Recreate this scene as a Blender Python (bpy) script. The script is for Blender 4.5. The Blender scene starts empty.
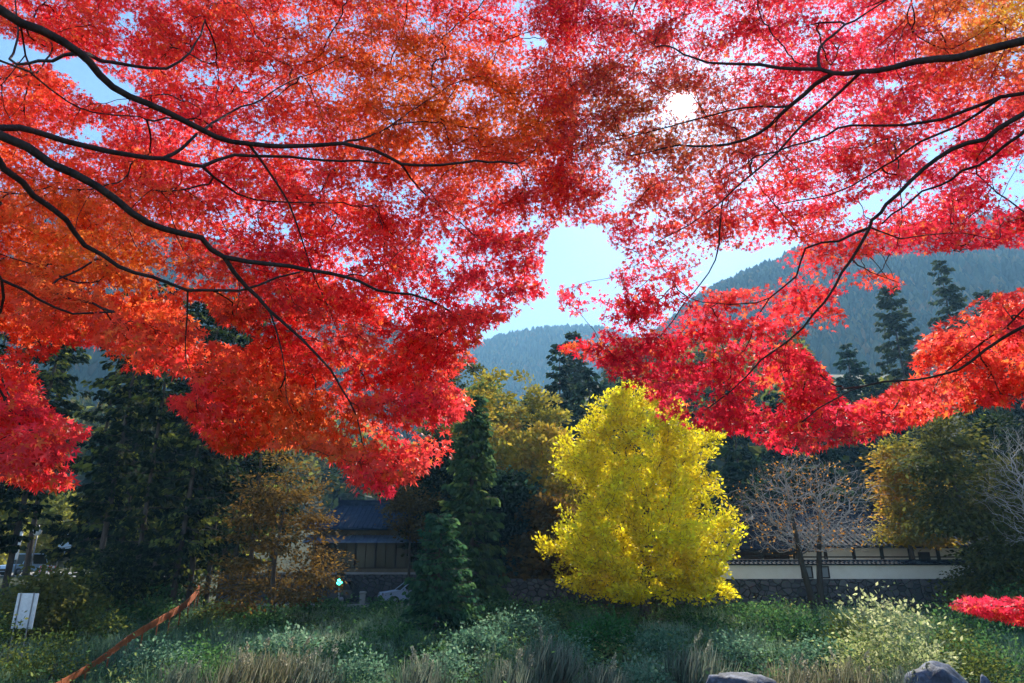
import bpy, math
import numpy as np
R = math.radians
RNG = np.random.default_rng(11)
SC = bpy.context.scene
COL = SC.collection

# ------------------------------------------------------------------ camera
PITCH = R(17.8); FPX = 683.0; EYE = np.array([0.0, 0.0, 6.0])
cam_d = bpy.data.cameras.new('camera'); cam = bpy.data.objects.new('camera', cam_d); COL.objects.link(cam)
cam.location = EYE; cam.rotation_euler = (math.pi/2 + PITCH, 0, 0)
cam_d.sensor_width = 36; cam_d.lens = 24.01; cam_d.clip_start = 0.05; cam_d.clip_end = 6000
SC.camera = cam
CP, SP = math.cos(PITCH), math.sin(PITCH)

def at(px, py, Y):
    """world point seen at photo pixel px, py at depth Y (metres north of the camera)"""
    dx = (px-512)/FPX; dy = (341.5-py)/FPX
    f = CP - SP*dy; s = Y/f
    return np.array([dx*s, Y, EYE[2] + s*(SP + CP*dy)])

def project(p):
    d = p - EYE
    f = d[:, 1]*CP + d[:, 2]*SP
    u = -d[:, 1]*SP + d[:, 2]*CP
    f = np.maximum(f, 1e-3)
    return 512 + FPX*d[:, 0]/f, 341.5 - FPX*u/f

# ------------------------------------------------------------------ light
_sd = at(682, 104, 10.0) - EYE
SUN = _sd/np.linalg.norm(_sd)
SUN_EL = math.asin(SUN[2]); SUN_AZ = math.atan2(SUN[0], SUN[1])      # azimuth clockwise from +Y
world = bpy.data.worlds.new('World'); SC.world = world; world.use_nodes = True
nt = world.node_tree; nt.nodes.clear()
sky = nt.nodes.new('ShaderNodeTexSky'); sky.sky_type = 'NISHITA'; sky.sun_disc = False
sky.sun_elevation = SUN_EL; sky.sun_rotation = SUN_AZ
sky.air_density = 0.85; sky.dust_density = 0.15; sky.ozone_density = 3.0; sky.altitude = 200
bg = nt.nodes.new('ShaderNodeBackground'); bg.inputs['Strength'].default_value = 0.12
nt.links.new(sky.outputs[0], bg.inputs['Color'])
# the sun's own disc with the bright ring of air round it, part of the sky
tc = nt.nodes.new('ShaderNodeTexCoord')
dot = nt.nodes.new('ShaderNodeVectorMath'); dot.operation = 'DOT_PRODUCT'; dot.inputs[1].default_value = SUN
nt.links.new(tc.outputs['Generated'], dot.inputs[0])
acos = nt.nodes.new('ShaderNodeMath'); acos.operation = 'ARCCOSINE'; nt.links.new(dot.outputs['Value'], acos.inputs[0])
ramp = nt.nodes.new('ShaderNodeValToRGB')
mr = nt.nodes.new('ShaderNodeMapRange'); mr.inputs['From Max'].default_value = R(16)
nt.links.new(acos.outputs[0], mr.inputs['Value']); nt.links.new(mr.outputs[0], ramp.inputs[0])
cr = ramp.color_ramp; cr.interpolation = 'EASE'
cr.elements[0].position = 0.031; cr.elements[0].color = (1, 1, 1, 1)
cr.elements[1].position = 1.0; cr.elements[1].color = (0, 0, 0, 1)
for p, v in ((0.048, 0.06), (0.1, 0.014), (0.3, 0.004)):
    e = cr.elements.new(p); e.color = (v, v*.95, v*.86, 1)
bg2 = nt.nodes.new('ShaderNodeBackground'); bg2.inputs['Strength'].default_value = 14.0
nt.links.new(ramp.outputs[0], bg2.inputs['Color'])
addw = nt.nodes.new('ShaderNodeAddShader'); nt.links.new(bg.outputs[0], addw.inputs[0]); nt.links.new(bg2.outputs[0], addw.inputs[1])
wo = nt.nodes.new('ShaderNodeOutputWorld'); nt.links.new(addw.outputs[0], wo.inputs['Surface'])

sun_d = bpy.data.lights.new('sun', 'SUN'); sun_d.energy = 4.8; sun_d.angle = R(0.5); sun_d.color = (1.0, 0.93, 0.82)
sun_o = bpy.data.objects.new('sun', sun_d); COL.objects.link(sun_o)
from mathutils import Vector
sun_o.rotation_euler = Vector(SUN).to_track_quat('Z', 'Y').to_euler(); sun_o.location = (0, 0, 60)

SC.view_settings.view_transform = 'Standard'; SC.view_settings.look = 'None'
SC.view_settings.exposure = 1.3; SC.view_settings.gamma = 1; SC.view_settings.use_curve_mapping = False
cy = SC.cycles
cy.max_bounces = 8; cy.diffuse_bounces = 4; cy.glossy_bounces = 2; cy.transmission_bounces = 6
cy.transparent_max_bounces = 4; cy.volume_bounces = 0; cy.sample_clamp_indirect = 4.0
cy.caustics_reflective = False; cy.caustics_refractive = False

# ------------------------------------------------------------------ helpers
def tag(o, label=None, cat=None, group=None, kind=None):
    if label: o['label'] = label
    if cat: o['category'] = cat
    if group: o['group'] = group
    if kind: o['kind'] = kind
    return o

def thing(name, label, cat, loc=(0, 0, 0), rz=0, group=None):
    o = bpy.data.objects.new(name, None); COL.objects.link(o)
    o.location = loc; o.rotation_euler = (0, 0, rz); o.empty_display_size = .3
    return tag(o, label, cat, group)

def link_mesh(name, me, mat, parent=None):
    if mat: me.materials.append(mat)
    o = bpy.data.objects.new(name, me); COL.objects.link(o)
    if parent: o.parent = parent
    return o

def copy_tree(o, parent=None):
    c = o.copy(); COL.objects.link(c); c.parent = parent
    for ch in list(o.children): copy_tree(ch, c)
    return c

class MB:
    """collects boxes, prisms, tubes and loose polygons into one mesh"""
    def __init__(s): s.v = []; s.f = []; s.sm = []
    def add(s, vs, fs, smooth=False):
        b = len(s.v); s.v += [tuple(map(float, p)) for p in vs]; s.f += [tuple(i+b for i in f) for f in fs]
        s.sm += [smooth]*len(fs); return s
    def box(s, c, d, rz=0, tilt=0, bev=0.0):
        x, y, z = d[0]/2, d[1]/2, d[2]/2
        if bev > 0:
            b = bev; vs = []
            for sz, zz in ((-1, -z), (-1, -z+b), (1, z-b), (1, z)):
                i = b if abs(zz) == z else 0
                for px, py in ((-x+i, -y+b+i*0), (-x+b, -y+i), (x-b, -y+i), (x-i, -y+b), (x-i, y-b), (x-b, y-i), (-x+b, y-i), (-x+i, y-b)):
                    vs.append((px, py, zz))
            fs = [tuple(range(7, -1, -1)), tuple(range(24, 32))]
            for k in range(3):
                for j in range(8): fs.append((k*8+j, k*8+(j+1) % 8, k*8+8+(j+1) % 8, k*8+8+j))
        else:
            vs = [(sx*x, sy*y, sz*z) for sz in (-1, 1) for sx, sy in ((-1, -1), (1, -1), (1, 1), (-1, 1))]
            fs = [(3, 2, 1, 0), (4, 5, 6, 7), (0, 1, 5, 4), (1, 2, 6, 5), (2, 3, 7, 6), (3, 0, 4, 7)]
        ct, st = math.cos(tilt), math.sin(tilt); cz, sz_ = math.cos(rz), math.sin(rz)
        out = []
        for a, b_, h in vs:
            b2, h2 = b_*ct - h*st, b_*st + h*ct
            out.append((c[0]+a*cz-b2*sz_, c[1]+a*sz_+b2*cz, c[2]+h2))
        return s.add(out, fs)
    def tube(s, pts, r, n=8, cap=True):
        pts = np.array(pts, float); m = len(pts); r = np.broadcast_to(np.array(r, float), (m,))
        V = ring_verts(pts, r, n)
        fs = [(k*n+j, k*n+(j+1) % n, (k+1)*n+(j+1) % n, (k+1)*n+j) for k in range(m-1) for j in range(n)]
        if cap: fs += [tuple(range(n-1, -1, -1)), tuple(range((m-1)*n, m*n))]
        return s.add(V, fs, True)
    def build(s, name, mat, parent=None):
        me = bpy.data.meshes.new(name); me.from_pydata(s.v, [], s.f)
        me.polygons.foreach_set('use_smooth', s.sm); me.update()
        return link_mesh(name, me, mat, parent)

def ring_verts(pts, r, n):
    m = len(pts)
    t = np.empty_like(pts); t[1:-1] = pts[2:]-pts[:-2]; t[0] = pts[1]-pts[0]; t[-1] = pts[-1]-pts[-2]
    t /= np.linalg.norm(t, axis=1, keepdims=True)+1e-9
    up = np.where(np.abs(t[:, 2:3]) > .93, np.array([[1., 0, 0]]), np.array([[0, 0, 1.]]))
    if m > 1: up[:] = up[m//2]
    a = np.cross(t, up); a /= np.linalg.norm(a, axis=1, keepdims=True)+1e-9
    b = np.cross(a, t)
    th = np.arange(n)*2*math.pi/n
    return (pts[:, None] + r[:, None, None]*(a[:, None]*np.cos(th)[None, :, None] + b[:, None]*np.sin(th)[None, :, None])).reshape(-1, 3)

def quads_mesh(name, V, F, mat, parent=None, col=None, smooth=False):
    """mesh from numpy arrays: V (n,3), F (m,4)"""
    me = bpy.data.meshes.new(name); n, m = len(V), len(F); k = F.shape[1]
    me.vertices.add(n); me.vertices.foreach_set('co', np.ascontiguousarray(V, np.float32).ravel())
    me.loops.add(m*k); me.loops.foreach_set('vertex_index', np.ascontiguousarray(F, np.int32).ravel())
    me.polygons.add(m); me.polygons.foreach_set('loop_start', np.arange(0, m*k, k, dtype=np.int32))
    if smooth: me.polygons.foreach_set('use_smooth', np.ones(m, bool))
    if col is not None:
        a = me.color_attributes.new('col', 'FLOAT_COLOR', 'POINT')
        c4 = np.ones((n, 4), np.float32); c4[:, :3] = col; a.data.foreach_set('color', c4.ravel())
    me.update(calc_edges=True); me.validate()
    return link_mesh(name, me, mat, parent)

def unit(v): return v/(np.linalg.norm(v, axis=-1, keepdims=True)+1e-9)
def rand_unit(n): return unit(RNG.normal(size=(n, 3)))

# leaf outlines: (along, across, out of plane)
def tmpl_maple(lobes=5):
    ang = {5: (-118, -58, 0, 58, 118), 7: (-140, -92, -46, 0, 46, 92, 140)}[lobes]
    ln = {5: (.55, .85, 1, .85, .55), 7: (.36, .66, .92, 1, .92, .66, .36)}[lobes]
    V = [(0, 0, 0)]; F = []
    an = [R(a) for a in ang]; nt_ = []
    ed = [an[0]-.38] + [(an[i]+an[i+1])/2 for i in range(len(an)-1)] + [an[-1]+.38]
    nr = .27
    for e in ed: V.append((nr*math.cos(e), nr*math.sin(e), 0.0)); nt_.append(len(V)-1)
    for i, (a, l) in enumerate(zip(an, ln)):
        V.append((l*math.cos(a), l*math.sin(a), -.22*l)); F.append((0, nt_[i], len(V)-1, nt_[i+1]))
    return np.array(V)*.52, np.array(F)
T_MAPLE5, T_MAPLE7 = tmpl_maple(5), tmpl_maple(7)
T_LEAF = (np.array([(0, 0, 0), (.45, .28, -.05), (1, 0, -.12), (.45, -.28, -.05)]), np.array([(0, 3, 2, 1)]))
T_FAN = (np.array([(0, 0, 0), (.7, .5, -.05), (1, .0, -.1), (.7, -.5, -.05)]), np.array([(0, 3, 2, 1)]))
T_CLUMP = (np.array([(0, 0, 0), (.3, .3, .05), (.8, .22, -.1), (1.1, 0, -.2), (.8, -.25, -.08), (.35, -.3, .06)]),
           np.array([(0, 5, 2, 1), (5, 4, 3, 2)]))
T_FROND = (np.array([(0, .04, 0), (0, -.04, 0), (.28, .2, -.05), (.3, 0, .03), (.28, -.2, -.05), (.62, .16, -.16), (.66, 0, -.1), (.62, -.16, -.16), (1.05, 0, -.32)]),
           np.array([(0, 3, 2, 0), (1, 4, 3, 1), (3, 6, 5, 2), (4, 7, 6, 3), (5, 6, 7, 8)])[2:])

def leaves(name, pos, axis, nrm, size, col, tmpl, mat, parent=None):
    tv, tf = tmpl; N = len(pos); k = len(tv)
    ax = unit(axis); sd = unit(np.cross(nrm, ax)); nn = np.cross(ax, sd)
    V = pos[:, None] + size[:, None, None]*(ax[:, None]*tv[None, :, 0:1] + sd[:, None]*tv[None, :, 1:2] + nn[:, None]*tv[None, :, 2:3])
    F = (np.arange(N)[:, None, None]*k + tf[None]).reshape(-1, 4)
    return quads_mesh(name, V.reshape(-1, 3), F, mat, parent, np.repeat(col, k, axis=0))

# ------------------------------------------------------------------ materials
def new_mat(name):
    m = bpy.data.materials.new(name); m.use_nodes = True
    return m, m.node_tree.nodes, m.node_tree.links, m.node_tree.nodes['Principled BSDF']

def mat_noise(name, c1, c2, scale=3.0, rough=.85, bump=0.0, detail=5, c3=None, spec=.3, stretch=None, metal=0.0):
    m, N, L, P = new_mat(name)
    t = N.new('ShaderNodeTexCoord'); x = N.new('ShaderNodeTexNoise'); x.inputs['Scale'].default_value = scale
    x.inputs['Detail'].default_value = detail; x.inputs['Roughness'].default_value = .65
    src = t.outputs['Object']
    if stretch:
        mp = N.new('ShaderNodeMapping'); mp.inputs['Scale'].default_value = stretch; L.new(src, mp.inputs[0]); src = mp.outputs[0]
    L.new(src, x.inputs['Vector'])
    r = N.new('ShaderNodeValToRGB'); L.new(x.outputs['Fac'], r.inputs[0])
    r.color_ramp.elements[0].position = .32; r.color_ramp.elements[1].position = .68
    r.color_ramp.elements[0].color = (*c1, 1); r.color_ramp.elements[1].color = (*c2, 1)
    if c3: e = r.color_ramp.elements.new(.5); e.color = (*c3, 1)
    L.new(r.outputs[0], P.inputs['Base Color']); P.inputs['Roughness'].default_value = rough
    P.inputs['Specular IOR Level'].default_value = spec; P.inputs['Metallic'].default_value = metal
    if bump:
        b = N.new('ShaderNodeBump'); b.inputs['Strength'].default_value = bump; b.inputs['Distance'].default_value = .05
        L.new(x.outputs['Fac'], b.inputs['Height']); L.new(b.outputs[0], P.inputs['Normal'])
    return m

def mat_leaf(name, trans=.5, gain=1.0, rough=.55, spec=.25, tgain=1.0):
    m, N, L, P = new_mat(name)
    a = N.new('ShaderNodeVertexColor'); a.layer_name = 'col'
    L.new(a.outputs[0], P.inputs['Base Color']); P.inputs['Roughness'].default_value = rough
    P.inputs['Specular IOR Level'].default_value = spec
    tr = N.new('ShaderNodeBsdfTranslucent')
    g = N.new('ShaderNodeVectorMath'); g.operation = 'SCALE'; g.inputs['Scale'].default_value = tgain
    L.new(a.outputs[0], g.inputs[0]); L.new(g.outputs[0], tr.inputs['Color'])
    mx = N.new('ShaderNodeMixShader'); mx.inputs[0].default_value = trans
    L.new(P.outputs[0], mx.inputs[1]); L.new(tr.outputs[0], mx.inputs[2]); L.new(mx.outputs[0], N['Material Output'].inputs['Surface'])
    return m

M_MAPLE = mat_leaf('maple_leaf', .62, tgain=1.35, rough=.5, spec=.28)
M_FOL = mat_leaf('tree_leaf', .45, tgain=1.5, rough=.8, spec=.06)
M_GINKGO = mat_leaf('ginkgo_leaf', .55, tgain=1.15)
M_TWIG = mat_leaf('pale_twig_bark', .02, rough=.85, spec=.1)
M_GRASS = mat_leaf('grass_blade', .35, tgain=1.2)
M_BARK_D = mat_noise('dark_wet_bark', (.012, .008, .008), (.05, .035, .03), 14, .8, .5, stretch=(1, 1, .4))
M_BARK = mat_noise('brown_bark', (.03, .022, .016), (.11, .085, .065), 9, .9, .6, stretch=(1, 1, .25))
M_BARK_P = mat_noise('pale_cherry_bark', (.2, .17, .155), (.48, .42, .39), 6, .9, .5, stretch=(1, 1, .6))
M_GROUND = mat_noise('bank_soil', (.02, .03, .012), (.09, .085, .04), .5, .95, .4, 8, (.045, .055, .022))
M_ASPH = mat_noise('asphalt', (.04, .04, .042), (.07, .068, .066), 6, .9, .1)
M_PAVE = mat_noise('pale_concrete', (.26, .24, .22), (.36, .34, .31), 3, .9, .1)
M_PLASTER = mat_noise('cream_plaster', (.7, .65, .53), (.8, .76, .64), 1.2, .9, .05, c3=(.77, .72, .6))
M_PLASTER2 = mat_noise('ochre_plaster', (.13, .1, .06), (.2, .16, .1), 1.5, .9, .05)
M_TILE = mat_noise('dark_roof_tile', (.012, .015, .02), (.04, .047, .058), 3, .85, .2, spec=.08)
M_TILE_B = mat_noise('blue_grey_roof_tile', (.015, .027, .052), (.032, .052, .09), 2, .8, .15, spec=.1)
M_TIMBER = mat_noise('dark_timber', (.018, .012, .008), (.05, .034, .024), 12, .7, .2, stretch=(1, 1, .15))
M_WATER = mat_noise('river_water', (.01, .02, .02), (.02, .03, .028), 2, .08, .15, spec=.5)
M_WHITE = mat_noise('weathered_white_paint', (.62, .62, .62), (.8, .8, .8), 5, .6, .03)
M_STEEL = mat_noise('grey_steel', (.2, .2, .21), (.35, .35, .36), 8, .45, .05, metal=.6)
M_RUST = mat_noise('rust_orange', (.22, .05, .01), (.45, .11, .02), 1.6, .85, .1, c3=(.34, .08, .014))
M_ROCK = mat_noise('grey_boulder', (.02, .024, .03), (.2, .22, .28), 2.6, .8, 1.0, 10, (.07, .08, .105))
M_RUBBER = mat_noise('black_rubber', (.012, .012, .012), (.03, .03, .03), 8, .8)

def mat_stone():
    m, N, L, P = new_mat('stacked_stone')
    t = N.new('ShaderNodeTexCoord'); mp = N.new('ShaderNodeMapping'); mp.inputs['Scale'].default_value = (1, 1, 1.35)
    L.new(t.outputs['Object'], mp.inputs[0])
    v = N.new('ShaderNodeTexVoronoi'); v.feature = 'F1'; v.inputs['Scale'].default_value = 2.1; L.new(mp.outputs[0], v.inputs['Vector'])
    d = N.new('ShaderNodeTexVoronoi'); d.feature = 'DISTANCE_TO_EDGE'; d.inputs['Scale'].default_value = 2.1; L.new(mp.outputs[0], d.inputs['Vector'])
    n = N.new('ShaderNodeTexNoise'); n.inputs['Scale'].default_value = 7; L.new(mp.outputs[0], n.inputs['Vector'])
    r = N.new('ShaderNodeValToRGB'); L.new(v.outputs['Color'], r.inputs[0])
    r.color_ramp.elements[0].color = (.05, .052, .06, 1); r.color_ramp.elements[1].color = (.17, .165, .16, 1)
    e = N.new('ShaderNodeMapRange'); e.inputs['From Max'].default_value = .07; L.new(d.outputs['Distance'], e.inputs['Value'])
    mu = N.new('ShaderNodeMixRGB'); mu.blend_type = 'MULTIPLY'; mu.inputs[0].default_value = .6
    L.new(r.outputs[0], mu.inputs[1]); L.new(n.outputs['Color'], mu.inputs[2])
    mj = N.new('ShaderNodeMixRGB'); L.new(e.outputs[0], mj.inputs[0]); mj.inputs[1].default_value = (.012, .014, .012, 1); L.new(mu.outputs[0], mj.inputs[2])
    L.new(mj.outputs[0], P.inputs['Base Color']); P.inputs['Roughness'].default_value = .9
    b = N.new('ShaderNodeBump'); b.inputs['Distance'].default_value = .12; L.new(e.outputs[0], b.inputs['Height']); L.new(b.outputs[0], P.inputs['Normal'])
    return m
M_STONE = mat_stone()

def mat_plain(name, c, rough=.4, metal=0, emit=0, spec=.5):
    m, N, L, P = new_mat(name); P.inputs['Base Color'].default_value = (*c, 1); P.inputs['Roughness'].default_value = rough
    P.inputs['Metallic'].default_value = metal; P.inputs['Specular IOR Level'].default_value = spec
    if emit: P.inputs['Emission Color'].default_value = (*c, 1); P.inputs['Emission Strength'].default_value = emit
    return m
M_GLASS = mat_plain('dark_window_glass', (.035, .035, .02), .18, 0, 0, .22)
M_PAINT_W = mat_plain('pale_blue_car_paint', (.36, .42, .52), .3)
M_PAINT_D = mat_plain('dark_car_paint', (.03, .03, .04), .25)
M_CHROME = mat_plain('headlight_lens', (.7, .72, .75), .1, .6)
M_GREENLAMP = mat_plain('green_signal_lamp', (.05, .85, .55), .4, 0, 5.0)
M_RED = mat_plain('red_barrier_paint', (.65, .05, .05), .5)
M_BLUEVAN = mat_plain('pale_blue_panel', (.45, .6, .75), .4)
M_MIRROR = mat_plain('orange_mirror_hood', (.8, .85, .9), .1, .8)

# ------------------------------------------------------------------ noise for terrain and colour
_PH = RNG.uniform(0, 6.28, (40, 3)); _DR = rand_unit(40)
def wave(p, scale, k0=0, n=6):
    """smooth pseudo noise, about -1..1"""
    s = np.zeros(len(p))
    for i in range(n):
        j = (k0*5+i) % 40
        s += np.sin(p @ _DR[j]*scale*(1+.37*i)*2.1 + _PH[j, 0])/(1+.35*i)
    return s/2.6

def sstep(a, b, x): t = np.clip((x-a)/(b-a), 0, 1); return t*t*(3-2*t)

def ground_z(x, y):
    x = np.asarray(x, float); y = np.asarray(y, float)
    z = 4.4 - 4.6*sstep(8, 14, y) + 1.3*sstep(18.5, 22, y) + .9*sstep(26, 36, y) + .9*sstep(36, 45, y)
    z = z + 1.7*sstep(58, 66, y)*sstep(-30, -42, x)          # car park terrace on the left
    hill = np.maximum(0, y-78)
    rise = .18 + .34*sstep(-25, 50, x) + .1*sstep(-40, -90, x)
    z = z + rise*hill*sstep(78, 110, y) - .0004*hill**2*(rise > 0)*0
    z = z + .12*np.sin(x*.9+y*.7)*sstep(20, 24, y)*(1-sstep(43, 46, y))
    return np.minimum(z, 3 + 95*np.tanh(np.maximum(z-3, -9)/95)) if True else z

# ------------------------------------------------------------------ ground, water, hills
def grid_mesh(name, X, Y, Z, mat, smooth=True):
    ny, nx = X.shape
    V = np.stack([X, Y, Z], -1).reshape(-1, 3)
    i = np.arange(ny*nx).reshape(ny, nx)
    F = np.stack([i[:-1, :-1], i[:-1, 1:], i[1:, 1:], i[1:, :-1]], -1).reshape(-1, 4)
    return quads_mesh(name, V, F, mat, None, None, smooth)

gx = np.concatenate([np.linspace(-2100, -160, 40), np.linspace(-150, -62, 30), np.linspace(-60, 60, 241), np.linspace(62, 150, 30), np.linspace(160, 2100, 40)])
gy = np.concatenate([np.linspace(-50, 6, 20), np.linspace(7, 80, 220), np.linspace(82, 320, 90), np.linspace(340, 2450, 50)])
GX, GY = np.meshgrid(gx, gy)
GZ = ground_z(GX, GY)
tag(grid_mesh('ground', GX, GY, GZ, M_GROUND), kind='structure')
def gz(x, y): return float(ground_z(x, y))

wx, wy = np.meshgrid(np.linspace(-300, 300, 40), np.linspace(11.5, 20.5, 14))
tag(grid_mesh('river', wx, wy, np.full_like(wx, .25)+.01*np.sin(wx*3+wy*5), M_WATER), kind='structure')

M_HILL = mat_noise('wooded_hillside', (.012, .02, .01), (.05, .055, .02), .03, .95, 0, 8, (.025, .035, .014))
def ridge_hill(name, pts, Yr, front, back, amp):
    P = np.array([at(px, py, Yr) for px, py in pts])
    u = np.linspace(0, 1, 90); xs = np.interp(u, np.linspace(0, 1, len(P)), P[:, 0]); zs = np.interp(xs, P[:, 0], P[:, 2])
    v = np.concatenate([np.linspace(-1, 0, 50), np.linspace(.03, 1, 20)])
    Xg = np.repeat(xs[None], len(v), 0); Vg = np.repeat(v[:, None], len(xs), 1)
    Yg = Yr + np.where(Vg < 0, Vg*front, Vg*back)
    prof = 1-np.abs(Vg)**1.15
    q = np.stack([Xg, Yg, 0*Xg], -1).reshape(-1, 3)
    nz = wave(q, .012, 1).reshape(Xg.shape)*amp*np.minimum(1, np.abs(Vg)*4+.08)
    Zg = -3 + (zs[None]+3)*prof + nz*prof**.5
    o = tag(grid_mesh(name, Xg, Yg, Zg, M_HILL), kind='structure')
    return xs, v, Zg, Yg
H_R = ridge_hill('hill', [(430, 480), (520, 440), (600, 380), (650, 345), (690, 310), (715, 292), (740, 281), (765, 270), (800, 254), (850, 240), (905, 232), (960, 224), (1040, 216), (1160, 212), (1400, 270)], 900, 600, 500, 22)
H_F = ridge_hill('hill', [(250, 300), (400, 335), (478, 350), (505, 341), (545, 333), (575, 331), (600, 334), (640, 345), (720, 360), (900, 330)], 1550, 700, 500, 34)
H_L = ridge_hill('hill', [(-420, 210), (-250, 170), (-100, 185), (60, 205), (150, 228), (300, 275), (400, 335), (470, 400), (560, 470)], 760, 480, 400, 18)

# crowns of the far woods: one mass per hill
def crown_blob(nu=7, nv=5):
    V = []; F = []
    for j in range(nv):
        h = j/(nv-1)
        r = (.5*(1-h)**.7 + .06)*(1 if j else .55)
        for i in range(nu): V.append((r*math.cos(i*6.283/nu+j*.4), r*math.sin(i*6.283/nu+j*.4), h))
    for j in range(nv-1):
        for i in range(nu): F.append((j*nu+i, j*nu+(i+1) % nu, (j+1)*nu+(i+1) % nu, (j+1)*nu+i))
    return np.array(V), np.array(F)
def woods(name, H, n, h0, h1, cols, vmin=-.98, vmax=.06, xr=None, label=''):
    xs, v, Zg, Yg = H; tv, tf = crown_blob(); k = len(tv)
    iu = RNG.uniform(0, len(xs)-1.001, n); vv = RNG.uniform(vmin, vmax, n)
    x = np.interp(iu, np.arange(len(xs)), xs)
    j = np.clip(np.searchsorted(v, vv), 1, len(v)-1); f = (vv-v[j-1])/(v[j]-v[j-1]); a = iu.astype(int); b = iu-a
    bil = lambda A: (A[j-1, a]*(1-b)+A[j-1, a+1]*b)*(1-f)+(A[j, a]*(1-b)+A[j, a+1]*b)*f
    p = np.stack([x, bil(Yg), bil(Zg)-.8], -1)
    patch = wave(p*[1, 1, .3], .02, 3)
    h = RNG.uniform(h0, h1, n)*(1-.15*patch); w = h*RNG.uniform(.45, .8, n)
    ang = RNG.uniform(0, 6.28, n); c, s = np.cos(ang), np.sin(ang)
    jit = RNG.normal(1, .16, (n, k))
    V = np.stack([(tv[:, 0]*c[:, None]-tv[:, 1]*s[:, None])*w[:, None]*jit, (tv[:, 0]*s[:, None]+tv[:, 1]*c[:, None])*w[:, None]*jit, tv[:, 2]*h[:, None]*jit**.3], -1)+p[:, None]
    F = (np.arange(n)[:, None, None]*k+tf[None]).reshape(-1, 4)
    t = np.clip(.5+.4*patch+RNG.normal(0, .25, n), 0, .999)*(len(cols)-1)
    cc = np.array(cols); i0 = t.astype(int); col = cc[i0]+(cc[i0+1]-cc[i0])*(t-i0)[:, None]
    col = np.repeat(col*RNG.uniform(.5, 1.4, (n, 1)), k, 0)
    o = quads_mesh(name, V.reshape(-1, 3), F, M_FOL, None, col, False)
    return tag(o, label, 'woodland', kind='stuff')
GREENS = [(.008, .018, .008), (.02, .035, .014), (.045, .06, .02), (.12, .09, .02), (.2, .1, .025)]
woods('woodland', H_R, 22000, 9, 16, GREENS, label='hazy blue wooded hill rising at right')
woods('woodland', H_F, 9000, 13, 22, GREENS, label='faint far blue wooded hill in the gap of the leaves')
woods('woodland', H_L, 12000, 9, 17, GREENS, label='wooded slope behind the left maple leaves')

# the air of the valley
def haze_box():
    m = bpy.data.materials.new('valley_haze'); m.use_nodes = True; N = m.node_tree.nodes; L = m.node_tree.links
    N.remove(N['Principled BSDF'])
    v = N.new('ShaderNodeVolumePrincipled'); v.inputs['Color'].default_value = (.30, .64, .96, 1)
    v.inputs['Density'].default_value = HAZE; v.inputs['Anisotropy'].default_value = .2
    L.new(v.outputs[0], N['Material Output'].inputs['Volume'])
    lo = (-2150, -60, -6); hi = (2150, 2500, 760)
    b = MB(); b.box([(p+q)/2 for p, q in zip(lo, hi)], [q-p for p, q in zip(lo, hi)])
    o = b.build('haze', m); tag(o, kind='stuff'); o['label'] = 'thin blue air over the valley'
HAZE = .00034
haze_box()

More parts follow.
